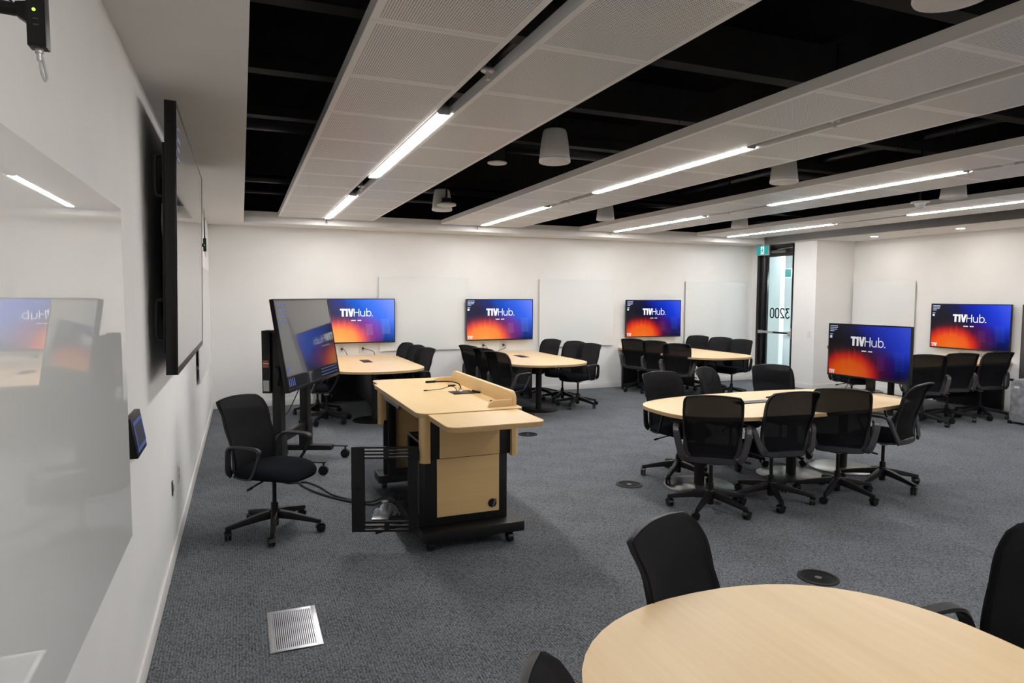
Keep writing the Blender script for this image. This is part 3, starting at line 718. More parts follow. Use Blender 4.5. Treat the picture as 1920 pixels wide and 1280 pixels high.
# ------------------------------------------------------------------ ceiling baffles
PW, PL, ZP, PT = .613, .725, 2.80, .062
panel_me = MB().box(-PW/2+.002, PW/2-.002, -PL/2+.002, PL/2-.002, 0, .018).mesh('panel', 'perforated', .0015, flat=True)
bx = [1.61, 4.00, 6.42, 8.84]
bname = ['nearest the left wall, directly overhead', 'second from the left wall', 'third from the left wall', 'furthest right, next to the recessed downlights']
YE = 10.03; NP = 14
LIGHTS = [(7.60, 10.03), (4.00, 6.44), (-.30, 1.90)]
for bi, cx in enumerate(bx):
    t = thing('ceiling_baffle', 'long white perforated ceiling baffle '+bname[bi], 'ceiling panel', (cx, 0, ZP), 0, 'suspended ceiling baffles')
    for sgn in (-1, 1):
        px = sgn*(.0575+PW/2)
        for k in range(NP):
            inst('panel', panel_me, t, (px, YE-PL/2-k*PL, 0))
        # upstand rails carrying the tiles
        y1 = YE; y0 = YE-NP*PL
        a, b_ = px-PW/2, px+PW/2
        MB().box(a, a+.004, y0, y1, .0005, PT).box(b_-.004, b_, y0, y1, .0005, PT).box(a+.004, b_-.004, y1-.004, y1, .0185, PT).box(a+.004, b_-.004, y0, y0+.004, .0185, PT).build('edge_rail', 'tile_metal', t, flat=True)
        for yy in (9.2, 6.7, 4.4, 1.6):
            MB().cyl((px, yy, .03), (px, yy, ZT-ZP-.06), .0022, n=6).build('hanger_wire', 'pipe_black', t)
            MB().box(px-PW/2+.004, px+PW/2-.004, yy-.015, yy+.015, .03, .055).build('cross_channel', 'grey_metal', t)
    for li, (y0, y1) in enumerate(LIGHTS):
        where = ('far', 'middle', 'near dimmed' if bi == 0 else 'nearest')[li]; lit = not (li == 2 and bi == 0)
        l = thing('linear_light', '%s linear lamp in the slot of the baffle %s' % (where, ['closest to the left wall', 'second from the left wall', 'third from the left wall', 'furthest right'][bi]), 'light', (cx, (y0+y1)/2, ZP-.004), 0, 'linear ceiling lamps')
        hl = (y1-y0)/2
        MB().box(-.0355, .0355, -hl+.012, hl-.07, 0, .014).build('lens', 'lamp' if lit else 'lamp_dim', l, flat=True)
        MB().box(-.041, -.036, -hl, hl, .006, .085).box(.036, .041, -hl, hl, .006, .085).box(-.036, .036, -hl, -hl+.01, -.002, .085).box(-.036, .036, hl-.069, hl-.02, -.002, .085).box(-.036, .036, -hl+.01, hl-.01, .08, .085).build('housing', 'light_grey', l, .001)
# sprinklers and smoke heads in the slots
def sprinkler(x, y, label):
    t = thing('sprinkler', label, 'sprinkler', (x, y, ZP), 0, 'sprinkler heads')
    MB().cyl((0,0,.05),(0,0,.5),.012,n=10).build('drop_pipe', 'pipe_black', t)
    MB().lathe([(.006,.012),(.03,.010),(.036,.016),(.036,.024),(.018,.032),(.016,.055),(.012,.06)], 20).build('escutcheon', 'steel', t)
    MB().cyl((0,0,-.018),(0,0,.014),.006,.008,10).box(-.010,-.006,-.002,.002,-.022,.008).box(.006,.010,-.002,.002,-.022,.008).lathe([(.0,-.028),(.014,-.027),(.014,-.024),(.0,-.022)],12).build('deflector', 'steel', t)
sprinkler(bx[0], 3.22, 'chrome sprinkler head in the slot of the overhead baffle')
sprinkler(bx[0], 7.05, 'chrome sprinkler head between the two lamps of the overhead baffle')
sprinkler(bx[1], 3.24, 'chrome sprinkler head in the slot of the second baffle, near end')
sprinkler(bx[1], 7.0, 'chrome sprinkler head between the lamps of the second baffle')
sprinkler(bx[2], 7.1, 'chrome sprinkler head between the lamps of the third baffle')
for k, x in enumerate((bx[0], bx[1]-.05, bx[2]-.02)):
    t = thing('sprinkler', ['sidewall sprinkler at the far end of the overhead baffle', 'sidewall sprinkler at the far end of the second baffle', 'sidewall sprinkler at the far end of the third baffle'][k], 'sprinkler', (x, 10.09, ZP-.01), 0, 'sprinkler heads')
    MB().cyl((0,0,.02),(0,0,.4),.01,n=8).build('drop_pipe', 'pipe_black', t)
    MB().cyl((0,0,-.04),(0,0,.02),.006,n=8).lathe([(0,-.044),(.018,-.043),(.018,-.04),(0,-.038)],12).build('deflector', 'grey_metal', t)
def smoke(x, y, z, label, stem=True):
    t = thing('smoke_detector', label, 'detector', (x, y, z))
    MB().lathe([(.0,0),(.03,.001),(.042,.012),(.05,.016),(.05,.028),(.045,.032)], 24).build('head', 'white_plastic', t)
    if stem: MB().cyl((0,0,.032),(0,0,.3),.012,n=8).build('stem', 'pipe_black', t)
smoke(bx[1], 7.30, ZP+.005, 'white smoke detector in the slot of the second baffle')
smoke(bx[2], 3.66, ZP-.012, 'white smoke detector in the slot of the third baffle')

# ------------------------------------------------------------------ pendant loudspeakers and ceiling devices
spk_me = MB().lathe([(.0,.002),(.105,.0),(.124,.004),(.128,.012),(.127,.03),(.122,.036),(.1235,.040),(.117,.11),(.108,.18),(.098,.235),(.090,.258),(.076,.268),(.0,.27)], 32).mesh('cabinet', 'speaker_white')
gri_me = MB().lathe([(0,-.0025),(.09,-.002),(.112,-.0005),(.113,.001),(0,.0012)], 32).mesh('grille', 'speaker_white')
yoke_me = MB().cyl((0,0,.265),(0,0,.31),.018,n=12).cyl((-.03,0,.30),(.03,0,.30),.012,n=10).cyl((0,0,.31),(0,0,1.2),.004,n=6).mesh('yoke', 'pipe_black')
for x, y, lab in ((2.80, 4.90, 'white pendant loudspeaker hanging beside the overhead baffle, fully visible'),
                  (2.80, 8.15, 'white pendant loudspeaker far back beside the overhead baffle, behind a round device'),
                  (5.20, 8.22, 'white pendant loudspeaker peeking below the second baffle at the back'),
                  (5.20, 4.90, 'white pendant loudspeaker between second and third baffles, nearer one'),
                  (7.60, 8.25, 'white pendant loudspeaker between third and last baffles at the back'),
                  (7.60, 4.92, 'white pendant loudspeaker partly hidden above the last baffle'),
                  (2.80, 1.66, 'white pendant loudspeaker cut off by the top edge')):
    t = thing('pendant_speaker', lab, 'speaker', (x, y, 2.755 if y > 2 else 2.74), 0, 'pendant loudspeakers')
    inst('cabinet', spk_me, t); inst('grille', gri_me, t); inst('yoke', yoke_me, t)
t = thing('ceiling_device', 'round white device under a black box beside the overhead baffle', 'detector', (2.80, 6.2, 2.985))
MB().lathe([(0,0),(.085,.0),(.096,.006),(.096,.016),(.08,.02)], 28).build('disc', 'speaker_white', t)
MB().box(-.06,.06,-.06,.06,.02,.16).build('junction_box', 'beam_black', t, .003); MB().cyl((0,0,.16),(0,0,1.2),.01,n=8).build('conduit', 'pipe_black', t)
t = thing('ceiling_device', 'round white access point on a black stem near the back', 'detector', (2.80, 7.95, 2.775))
MB().lathe([(0,0),(.06,.002),(.115,.02),(.12,.035),(.11,.05),(.06,.06)], 28).build('disc', 'speaker_white', t)
MB().cyl((0,0,.06),(0,0,.11),.06,n=16).build('mount', 'pipe_black', t); MB().cyl((0,0,.11),(0,0,1.3),.012,n=8).build('stem', 'pipe_black', t)
t = thing('dome_camera', 'white dome camera with clear bubble hanging before the last baffle', 'camera', (7.6, 5.3, 2.715))
MB().lathe([(0.085,.06),(.095,.055),(.095,.045),(.06,.04),(.052,.02)], 28).build('base', 'white_plastic', t)
MB().lathe([(0,-.022),(.02,-.020),(.038,-.008),(.046,.006),(.05,.022)], 24).build('dome', 'clear_plastic', t)
MB().cyl((0,0,.06),(0,0,ZT-2.716),.012,n=8).build('stem', 'pipe_black', t)
# recessed downlights in the right soffit
for y, lab in ((8.15, 'recessed round downlight nearest the corner step'), (6.70, 'recessed round downlight above the right wall display'), (5.25, 'recessed round downlight further along, out of the right edge'), (3.8, 'recessed round downlight out of view to the right')):
    t = thing('downlight', lab, 'light', (10.38, y, ZC), 0, 'recessed downlights')
    MB().lathe([(.055,-.003),(.075,-.003),(.075,-.0005),(.055,-.0005)], 24).build('trim_ring', 'base_white', t)
    MB().lathe([(0,-.0035),(.054,-.0035),(.054,-.001),(0,-.001)], 24).build('lens', 'downlight', t)
t = thing('sprinkler', 'flat concealed sprinkler cap between the two downlights', 'sprinkler', (10.37, 7.36, ZC))
MB().lathe([(0,-.008),(.035,-.007),(.04,-.003),(.04,-.0005)], 20).build('cap', 'speaker_white', t)

# ------------------------------------------------------------------ office chair
def star(k): return R(90+18+72*k)
def make_chair(label):
    t = thing('office_chair', label, 'chair', (0,0,0), 0, 'black mesh office chairs')
    # five star base
    hub = MB().lathe([(.0,.045),(.024,.045),(.026,.05),(.027,.11),(.044,.115),(.046,.15),(.036,.165),(.0,.166)], 20)
    hub.build('base_hub', 'chair_plastic', t)
    leg = MB()
    def sec(r, w_, zt, h): return [(r,-w_/2,zt-h),(r,w_/2,zt-h),(r,w_/2*.78,zt),(r,-w_/2*.78,zt)]
    secs = [sec(.030,.056,.158,.055), sec(.12,.046,.143,.048), sec(.22,.036,.119,.038), sec(.308,.030,.097,.030), sec(.332,.026,.092,.024)]
    vs = [p for s_ in secs for p in s_]; fs = [(3,2,1,0)]+[(i*4+k, i*4+(k+1)%4, i*4+4+(k+1)%4, i*4+4+k) for i in range(4) for k in range(4)]+[(16,17,18,19)]
    leg.add(vs, fs); lme = leg.mesh('leg', 'chair_plastic', .004)
    cas = MB()
    cas.cyl((0,0,.055),(0,0,.088),.007,n=8)
    for sg in (-1, 1):
        cas.lathe([(.0,0),(.020,0),(.028,.003),(.031,.007),(.031,.013),(.028,.017),(.012,.018),(0,.018)], 18)
        n = len(cas.v); k0 = n-8*18
        for i in range(k0, n):
            x, y, z = cas.v[i]; cas.v[i] = (x+.012, sg*(.004+z), y+.031)
    cas.add(*half_hood()); cme = cas.mesh('caster', 'wheel_black')
    for k in range(5):
        a = star(k)
        inst('leg', lme, t, (0,0,0), a)
        inst('caster', cme, t, (.318*math.cos(a), .318*math.sin(a), 0), a+[.4,2.2,-1.1,1.5,3.4][k])
    MB().cyl((0,0,.16),(0,0,.215),.026,.024,18).cyl((0,0,.215),(0,0,.385),.0145,n=16).build('gas_column', 'chair_plastic', t)
    MB().cyl((0,0,.365),(0,0,.388),.030,.036,16).box(-.055,.055,-.03,.05,.380,.390).build('column_collar', 'light_grey', t)
    mech = MB().hexa([(-.06,-.14,.395),(.06,-.14,.395),(.06,.11,.385),(-.06,.11,.385)], [(-.13,-.20,.428),(.13,-.20,.428),(.13,.15,.430),(-.13,.15,.430)])
    mech.build('tilt_mechanism', 'black_plastic', t, .006)
    MB().tube([(.10,.02,.405),(.20,.03,.398),(.262,.03,.388)], .006, 8).cyl((.258,.03,.389),(.30,.03,.382),.010,.008,10).build('height_lever', 'black_plastic', t)
    # seat
    def outline(a):   # superellipse-ish plan, front (+y) rounder and narrower
        c, s_ = math.cos(a), math.sin(a); e = .62
        x = math.copysign(abs(c)**e, c)*.245; y = math.copysign(abs(s_)**e, s_)*.245
        x *= 1-.10*max(0, y/.245)**2
        return x, y+.030
    seat = MB(); n = 40; rings = []
    prof = [(0,.498),(.35,.497),(.62,.495),(.82,.490),(.93,.480),(.985,.466),(1.0,.452),(.985,.436),(.93,.430),(.7,.428),(0,.428)]
    vs = []; fs = []
    for f_, z in prof:
        for i in range(n):
            x, y = outline(2*PI*i/n); yy = y*f_ if f_ > 0 else 0
            zz = z
            if z > .46: zz -= .030*max(0, (yy-.10)/.15)**2*f_      # waterfall front
            elif z < .46: zz -= .022*max(0, (yy-.12)/.13)**2
            if z > .48: zz += .010*(abs(x*f_)/.245)**2
            vs.append((x*f_, yy if f_ > 0 else .015, zz))
    for i in range(len(prof)-1):
        for k in range(n): fs.append((i*n+k, i*n+(k+1)%n, (i+1)*n+(k+1)%n, (i+1)*n+k))
    seat.add(vs, fs); seat.build('seat', 'fabric', t, ang=60)
    # backrest surface: s in 0..1 upwards, q in -1..1 across
    def bk(q, s_):
        z = .440 + .515*s_
        y = -.215 + .020*math.sin(min(s_,.6)/.6*PI) - .075*s_**1.6 - .045*max(0,(s_-.78)/.22)**2
        hw = .190 + .024*math.sin(s_*PI*.62) - .010*max(0,(s_-.7)/.3)**2
        y += .040*q*q*(1-.35*s_)
        zc_ = z - .018*q*q*(s_ > .5)*(s_-.5)*2
        return Vector((q*hw, y, zc_))
    def rnd(s_): return 1-(.07 if s_ > .5 else .15)*(max(0, abs(s_-.5)-(.43 if s_ > .5 else .38))/(.07 if s_ > .5 else .12))**2.2
    def fn(u, v):
        # rounded corners of the mesh panel
        q = -1+2*u; s_ = v
        ed = 1.0
        ed = rnd(s_)
        p = bk(q*ed*1.035, s_) + Vector((0, .0125, .004*(s_ > .9)))
        return p, (0,1,.12)
    MB().slab(fn, 14, 18, .006).build('back_mesh', 'mesh_fabric', t, ang=60)
    # frame loop round the mesh
    path = []; N_ = 24
    for i in range(N_+1): path.append(bk(rnd(i/N_), i/N_))
    for i in range(1, 13): path.append(bk(.93-1.86*i/13, 1.0))
    for i in range(N_+1): path.append(bk(-rnd(1-i/N_), 1-i/N_))
    for i in range(1, 13): path.append(bk(-.85+1.70*i/13, 0))
    cen = bk(0,.5)
    def frame(nm, pts, mat):
        side = []; wl = []
        for p in pts:
            d = p-cen; d.y = 0; side.append(d.normalized()); s_ = (p.z-.44)/.515
            wl.append(.015 if s_ > .95 else (.018+.034*max(0, .36-s_)/.36))
        MB().ribbon(pts, side, wl, .020).build(nm, mat, t, ang=50)
    k0 = next(i for i, p in enumerate(path) if (p.z-.44)/.515 > .34)
    k1 = max(i for i, p in enumerate(path) if (p.z-.44)/.515 > .34)
    frame('back_frame', path[k0-1:k1+2], 'chair_plastic')
    frame('lower_back_frame', path[k1:]+path[:k0+1], 'arm_plastic')
    # loop arms growing out of the lower back frame
    for sg in (-1, 1):
        P = [(.19,-.205,.440),(.222,-.200,.475),(.250,-.175,.560),(.266,-.155,.628),(.272,-.115,.655),(.274,-.02,.660),(.274,.075,.657),(.272,.108,.640),(.266,.098,.600),(.256,.062,.520),(.244,.020,.455),(.232,-.010,.432),(.215,-.09,.424),(.195,-.17,.428)]
        P = [(sg*x, y, z) for x, y, z in P]; pts = bez(P, 4)
        nP = len(pts); wdA = []; thA = []
        for i in range(nP):
            f_ = i/(nP-1)
            if f_ < .28: wdA.append(.060-.012*f_/.28); thA.append(.022)
            elif f_ < .56: wdA.append(.046); thA.append(.018)
            else: wdA.append(.026); thA.append(.016)
        MB().ribbon(pts, (sg*1.0, .15, .25), wdA, thA).build('armrest', 'arm_plastic', t, ang=50)
    return t
def half_hood():
    vs = []; fs = []; n = 8
    for sg in (-.022, .022):
        for i in range(n+1):
            a = R(20+150*i/n)
            for r in (.033, .037): vs.append((.012+r*math.cos(a), sg, .031+r*math.sin(a)))
    W_ = 2*(n+1)
    for i in range(n):
        a = i*2
        fs += [(a,a+1,a+3,a+2), (W_+a,W_+a+2,W_+a+3,W_+a+1), (a+1,W_+a+1,W_+a+3,a+3), (a,a+2,W_+a+2,W_+a)]
    fs += [(0,W_,W_+1,1), (2*n,2*n+1,W_+2*n+1,W_+2*n)]
    return vs, fs
chairs = [  # x, y, facing angle (deg, 0 = +x), label
 (0.62, 4.93, -42, 'empty chair at the presenter side, left of the lectern beside the left wall'),
 (1.45, 9.02, 2, 'chair on the left side of the leftmost wall table, under the mobile screen'),
 (1.4, 9.66, 0, 'chair furthest back on the left side of the leftmost wall table'),
 (2.52, 10.12, 190, 'rearmost of three chairs right of the leftmost wall table'),
 (2.55, 9.55, 192, 'middle of three chairs right of the leftmost wall table'),
 (2.56, 8.98, 198, 'frontmost of three chairs right of the leftmost wall table'),
 (3.83, 9.5, 22, 'rearmost of three chairs left of the middle wall table'),
 (3.85, 8.92, 24, 'middle of three chairs left of the middle wall table'),
 (3.8, 8.3, 24, 'frontmost of three chairs left of the middle wall table, arm loop visible'),
 (5.06, 10.1, 200, 'rearmost of three chairs right of the middle wall table'),
 (5.2, 9.52, 200, 'middle of three chairs right of the middle wall table'),
 (5.18, 8.95, 202, 'frontmost of three chairs right of the middle wall table, base clear of it'),
 (7, 10.07, 32, 'rearmost of three chairs left of the table by the glass door'),
 (7.05, 9.5, 36, 'middle of three chairs left of the table by the glass door'),
 (6.95, 8.85, 48, 'frontmost of three chairs left of the table by the glass door, back to camera'),
 (8.16, 10.12, 205, 'rearmost of three chairs right of the table by the glass door'),
 (8.22, 9.55, 205, 'middle of three chairs right of the table by the glass door'),
 (8.14, 8.97, 200, 'frontmost of three chairs right of the table by the glass door'),
 (3.845, 4.18, 52, 'leftmost of three chairs with backs to camera at the freestanding oval table'),
 (4.46, 4.18, 80, 'middle of three chairs with backs to camera at the freestanding oval table, turned left'),
 (5.09, 4.08, 44, 'rightmost of three chairs with backs to camera at the freestanding oval table'),
 (5.74, 4.17, 106, 'chair at the right end of the freestanding oval table, seen from its side'),
 (4.19, 5.07, -88, 'chair at the left end of the freestanding oval table facing the camera'),
 (4.98, 5.28, -62, 'narrow looking chair on the far side of the freestanding oval table'),
 (5.6, 5.25, -112, 'chair on the far side of the freestanding oval table, back catching door light'),
 (8.82, 6.05, 46, 'leftmost of three chairs at the right wall table, see-through mesh back'),
 (9.42, 6.12, 66, 'middle of three chairs at the right wall table'),
 (10.08, 6.1, 74, 'rightmost of three chairs at the right wall table'),
 (8.92, 7.24, -100, 'chair on the far side of the right wall table, seat under the table monitor'),
 (1.88, 1.585, -62, 'chair at the rounded end of the foreground table'),
 (2.49, 1.15, 180, 'chair at the right edge beside the foreground table'),
 (1.18, 0.9, -27, 'chair at the bottom edge left of the foreground table, only its top visible'),
]
proto = make_chair(chairs[0][3])
for i, (x, y, a, lab) in enumerate(chairs):
    o = proto if i == 0 else dup(proto, (x, y, 0), R(a-90), lab)
    o.location = (x, y, 0); o.rotation_euler = (0, 0, R(a-90))
    if 'rounded end of the foreground' in lab: o.scale = (1, 1, .955)     # seat let down a little

# ------------------------------------------------------------------ tables
TH = .740; TT = .030
def table_parts(t, outline, wood_):
    ins = outline
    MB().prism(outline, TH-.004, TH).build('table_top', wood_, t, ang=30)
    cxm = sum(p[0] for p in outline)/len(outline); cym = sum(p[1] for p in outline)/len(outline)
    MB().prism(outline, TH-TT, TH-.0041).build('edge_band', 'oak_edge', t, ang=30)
def pedestal(t, x, y, disc='black_metal', r=.30):
    MB().cyl((x,y,.012),(x,y,TH-TT-.012),.045,n=20).build('column', 'black_metal', t)
    MB().lathe([(0,.0),(r,.0),(r,.006),(r-.01,.012),(.06,.016),(0,.016)], 40, (x,y,0)).build('base_disc', disc, t)
    MB().box(x-.16,x+.16,y-.16,y+.16,TH-TT-.012,TH-TT-.0002).build('mount_plate', 'black_metal', t, .002)
def power_box(t, x, y, wx, wy):
    MB().box(x-wx/2,x+wx/2,y-wy/2,y+wy/2,TH+.0002,TH+.004).build('power_box_frame', 'black_plastic', t, .001)
    MB().box(x-wx/2+.012,x+wx/2-.012,y-wy/2+.012,y+wy/2-.012,TH+.0041,TH+.007).build('power_box_lid', 'anodised_black', t, .001)
def dend(x0, x1, yw, tip, ry, n=24, e=.88):
    out = [(x1, yw), (x0, yw)]; cx = (x0+x1)/2; hw = (x1-x0)/2; sg = 1 if tip > yw else -1
    yc = tip - sg*ry
    for i in range(n+1):
        a = PI - PI*i/n
        c, s_ = math.cos(a), math.sin(a)
        out.append((cx+math.copysign(abs(c)**e, c)*hw, yc+sg*ry*abs(s_)**e))
    return out
def wall_table(label, cx, tip, yw=D-.02, hw=.61, box=True, ry=.55, pedy=.75):
    t = thing('conference_table', label, 'table', (cx, 0, 0), 0, 'wall tables with rounded ends')
    table_parts(t, dend(-hw, hw, yw, tip, ry), 'oak_y')
    sg = 1 if tip > yw else -1
    pedestal(t, 0, tip-sg*pedy)
    MB().box(-hw+.08, hw-.08, min(yw-.0, yw+sg*.06), max(yw, yw+sg*.06), .02, TH-TT-.0002).build('end_panel', 'black_metal', t, .002)
    MB().box(-.03, .03, min(yw+sg*.07, tip-sg*(pedy+.05)), max(yw+sg*.07, tip-sg*(pedy+.05)), TH-TT-.08, TH-TT-.013).build('spine_beam', 'black_metal', t, .002)
    MB().box(-.006, .006, min(yw+sg*.07, tip-sg*(pedy+.25)), max(yw+sg*.07, tip-sg*(pedy+.25)), .16, TH-TT-.081).build('modesty_panel', 'black_metal', t, .001)
    power_box(t, .0, tip+(-sg)*1.42, .13, .36)
    return t
wall_table('maple topped table with rounded end below the leftmost wall display', 2.08, 8.20)
wall_table('maple topped table with rounded end below the middle wall display', 4.50, 8.16)
wall_table('maple topped table with rounded end below the display nearest the glass door', 7.53, 8.18)
t6 = wall_table('large maple table filling the bottom right foreground', 1.75, 1.68, YF+.02)
# right wall table: the same, turned
t5 = thing('conference_table', 'maple table against the right wall behind three chairs', 'table', (XR, 6.83, 0), -PI/2, 'wall tables with rounded ends')
table_parts(t5, dend(-.61, .61, -.02, -2.5, .55), 'oak_y'); pedestal(t5, 0, -1.75)
MB().box(-.53, .53, -.09, -.03, .02, TH-TT-.0002).build('end_panel', 'black_metal', t5, .002)
MB().box(-.006, .006, -1.5, -.1, .16, TH-TT-.013).build('modesty_panel', 'black_metal', t5, .001)
# freestanding oval table
t4 = thing('conference_table', 'freestanding oval maple table with seven chairs around it', 'table', (4.93, 4.60, 0))
ov = []
for i in range(72):
    a = 2*PI*i/72; c, s_ = math.cos(a), math.sin(a)
    ov.append((math.copysign(abs(c)**.78, c)*1.31, math.copysign(abs(s_)**.62, s_)*.60))
table_parts(t4, ov, 'oak_x')
pedestal(t4, -.74, .16, 'disc_metal', .31); pedestal(t4, .30, .13, 'disc_metal', .31); pedestal(t4, .98, .15, 'disc_metal', .30)
MB().box(-.7, .95, .11, .19, TH-TT-.07, TH-TT-.013).build('spine_beam', 'black_metal', t4, .003)
power_box(t4, -.26, .05, .40, .13)

# monitor on the oval table
mon = display('table_monitor', 'monitor showing the hub screen, standing on the oval table', 'display', .945, .545, (6.20, 4.752, 1.140), -PI/2, .55, mount=False, gamma=1.5, dep=.045)
mz = TH+.0005-1.140
MB().lathe([(0,0),(.115,0),(.118,.004),(.118,.009),(.095,.016),(.05,.020),(0,.020)], 32, (.0,.06,mz)).build('stand_base', 'black_plastic', mon)
MB().box(-.042,.042,.045,.085,mz+.018,-.12).build('stand_neck', 'black_plastic', mon, .006)
MB().box(-.06,.06,.03,.06,-.2,-.06).build('stand_bracket', 'black_plastic', mon, .004)
ad = thing('cable_adapter', 'small silver adapter with black cable on the oval table edge', 'adapter', (6.02, 4.95, TH+.001), R(20))
MB().box(-.045,.045,-.012,.012,0,.014).build('body', 'steel', ad, .002)
MB().tube(bez([(.045,0,.007),(.09,-.01,.004),(.14,-.04,.02),(.17,-.06,.10),(.18,-.08,.2)], 5), .0035, 6).build('cable', 'cable_black', ad)
pn = thing('marker_pen', 'black pen lying on the oval table beyond the power box', 'pen', (5.02, 4.80, TH+.0005), R(15))
MB().cyl((-.06,0,.008),(.05,0,.008),.0075,n=10).cyl((.05,0,.008),(.068,0,.008),.0075,.003,10).build('barrel', 'black_plastic', pn)
MB().cyl((-.062,0,.008),(-.015,0,.008),.0082,n=10).build('cap', 'cable_black', pn)

# ------------------------------------------------------------------ lectern
lec = thing('lectern', 'maple and black teaching lectern on a wheeled plinth with its rack door open', 'lectern', (1.85, 5.05, 0))
def lb(name, mat, x0, x1, y0, y1, z0, z1, bevel=.003, parent=lec):
    return MB().box(x0-1.85, x1-1.85, y0-5.05, y1-5.05, z0, z1).build(name, mat, parent, bevel)
LZ = .92
def lp(name, mat, poly, z0, z1, bevel=0):
    return MB().prism([(x-1.85, y-5.05) for x, y in poly], z0, z1).build(name, mat, lec, bevel)
# tops
lp('main_top', 'maple_y', rrect(1.475, 2.215, 4.14, 5.70, [.02,.02,.09,.05]), LZ-.004, LZ)
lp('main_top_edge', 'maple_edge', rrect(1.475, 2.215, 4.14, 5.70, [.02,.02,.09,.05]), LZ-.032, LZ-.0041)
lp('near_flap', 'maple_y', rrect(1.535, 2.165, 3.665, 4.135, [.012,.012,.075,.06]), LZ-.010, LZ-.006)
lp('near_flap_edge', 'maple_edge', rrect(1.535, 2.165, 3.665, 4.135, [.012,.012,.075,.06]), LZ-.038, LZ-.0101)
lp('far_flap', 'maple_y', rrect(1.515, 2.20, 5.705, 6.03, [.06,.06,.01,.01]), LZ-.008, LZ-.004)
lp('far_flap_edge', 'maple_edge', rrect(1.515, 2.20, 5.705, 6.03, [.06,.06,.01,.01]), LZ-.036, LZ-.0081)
# raised rail along the audience edge, with returns at both ends
rp = [(4.235,LZ+.0005),(5.66,LZ+.0005),(5.66,LZ+.05)]+[(5.60+.06*math.cos(R(a)), LZ+.04+.06*math.sin(R(a))) for a in range(15,91,15)]+[(4.295+.06*math.cos(R(a)), LZ+.04+.06*math.sin(R(a))) for a in range(90,181,15)]
rail = MB().prism_ax([(y-5.05, z) for y, z in rp], 2.165-1.85, 2.198-1.85, 0)
rail.build('back_rail', 'maple_y', lec, .002)
for y0 in (4.235, 5.635):
    pr = [(1.985,LZ+.0005),(2.1645,LZ+.0005),(2.1645,LZ+.045),(2.03,LZ+.045),(2.0,LZ+.03)]
    MB().prism_ax([(x-1.85, z) for x, z in pr], y0-5.05, y0+.022-5.05, 1).build('rail_return', 'maple_x', lec, .002)
# ends
for sgn, ya, yb in ((1, 4.205, 4.245), (-1, 5.595, 5.635)):
    lb('end_frame_lower', 'black_metal', 1.535, 2.115, ya, yb, .15, .625)
    lb('end_frame_upper', 'black_metal', 1.56, 2.135, ya-.010, yb+.010, .60, LZ-.0385)
    yo = (ya-.006, ya) if sgn == 1 else (yb, yb+.006)
    yo2 = (ya-.022, ya-.010) if sgn == 1 else (yb+.010, yb+.022)
    lb('lower_side_panel', 'maple_bounce_tint', 1.612, 2.055, yo[0], yo[1]-.0002, .205, .600, .002)
    lb('upper_side_panel', 'maple_bounce_tint', 1.628, 2.052, yo2[0], yo2[1]-.0002, .606, LZ-.0385, .002)
    yl = (4.165, 4.245) if sgn == 1 else (5.595, 5.675)
    lp('corner_post', 'maple_bounce_tint', rrect(1.492, 1.559, yl[0], yl[1], [.0,.045,.045,.0] if True else 0), .585, LZ-.0325)
    lp('corner_post', 'maple_bounce_tint', rrect(2.136, 2.19, yl[0], yl[1], [.04,.0,.0,.04]), .585, LZ-.0325)
gm = MB().cyl((2.005-1.85, 4.1985-5.05, .262), (2.005-1.85, 4.1925-5.05, .262), .030, n=24); gm.build('cable_grommet', 'anodised_black', lec)
MB().hexa([(2.012-1.85-.012,4.1915-5.05,.232),(2.012-1.85,4.1915-5.05,.232),(2.012-1.85,4.1922-5.05,.232),(2.012-1.85-.012,4.1922-5.05,.232)], [(2.012-1.85+.006,4.1915-5.05,.29),(2.012-1.85+.024,4.1915-5.05,.29),(2.012-1.85+.024,4.1922-5.05,.29),(2.012-1.85+.006,4.1922-5.05,.29)]).build('grommet_flap', 'grey_metal', lec)
# audience side panel, inner rack, far pedestal
lb('front_panel', 'maple_bounce_tint', 2.085, 2.112, 4.25, 5.59, .20, .60, .002)
lb('front_panel', 'maple_bounce_tint', 2.085, 2.13, 4.26, 5.58, .601, LZ-.033, .002)
rk = MB()
def rb(x0,x1,y0,y1,z0,z1): rk.box(x0-1.85,x1-1.85,y0-5.05,y1-5.05,z0,z1)
rb(1.545,2.08,4.250,4.265,.152,.68); rb(1.545,2.08,4.745,4.76,.152,.68); rb(1.545,2.08,4.265,4.745,.665,.68); rb(2.065,2.08,4.265,4.745,.152,.665)
rb(1.55,1.56,4.27,4.285,.152,.665); rb(1.55,1.56,4.725,4.74,.152,.665)
rk.build('rack_cabinet', 'black_metal', lec, .002)
lb('rack_side_strip', 'black_metal', 1.492, 1.5345, 4.206, 4.249, .151, .584, .002)
lb('rack_edge_trim', 'grey_metal', 1.543, 1.556, 4.25, 4.76, .672, .684, .001)
lb('rack_unit', 'anodised_black', 1.60, 2.0, 4.29, 4.72, .22, .30, .003); lb('rack_unit', 'anodised_black', 1.60, 2.0, 4.29, 4.72, .34, .385, .003); lb('rack_unit', 'black_plastic', 1.58, 2.0, 4.29, 4.72, .45, .49, .003)
lb('far_upright', 'black_metal', 1.565, 1.625, 5.53, 5.594, .15, LZ-.033, .002)
lb('under_top_rail', 'black_metal', 1.53, 1.56, 4.26, 5.58, LZ-.075, LZ-.033, .002)
lb('keyboard_tray', 'grey_metal', 1.535, 1.93, 4.95, 5.50, .835, .850, .003)
lb('tray_front', 'grey_metal', 1.517, 1.534, 4.92, 5.53, .822, .862, .004)
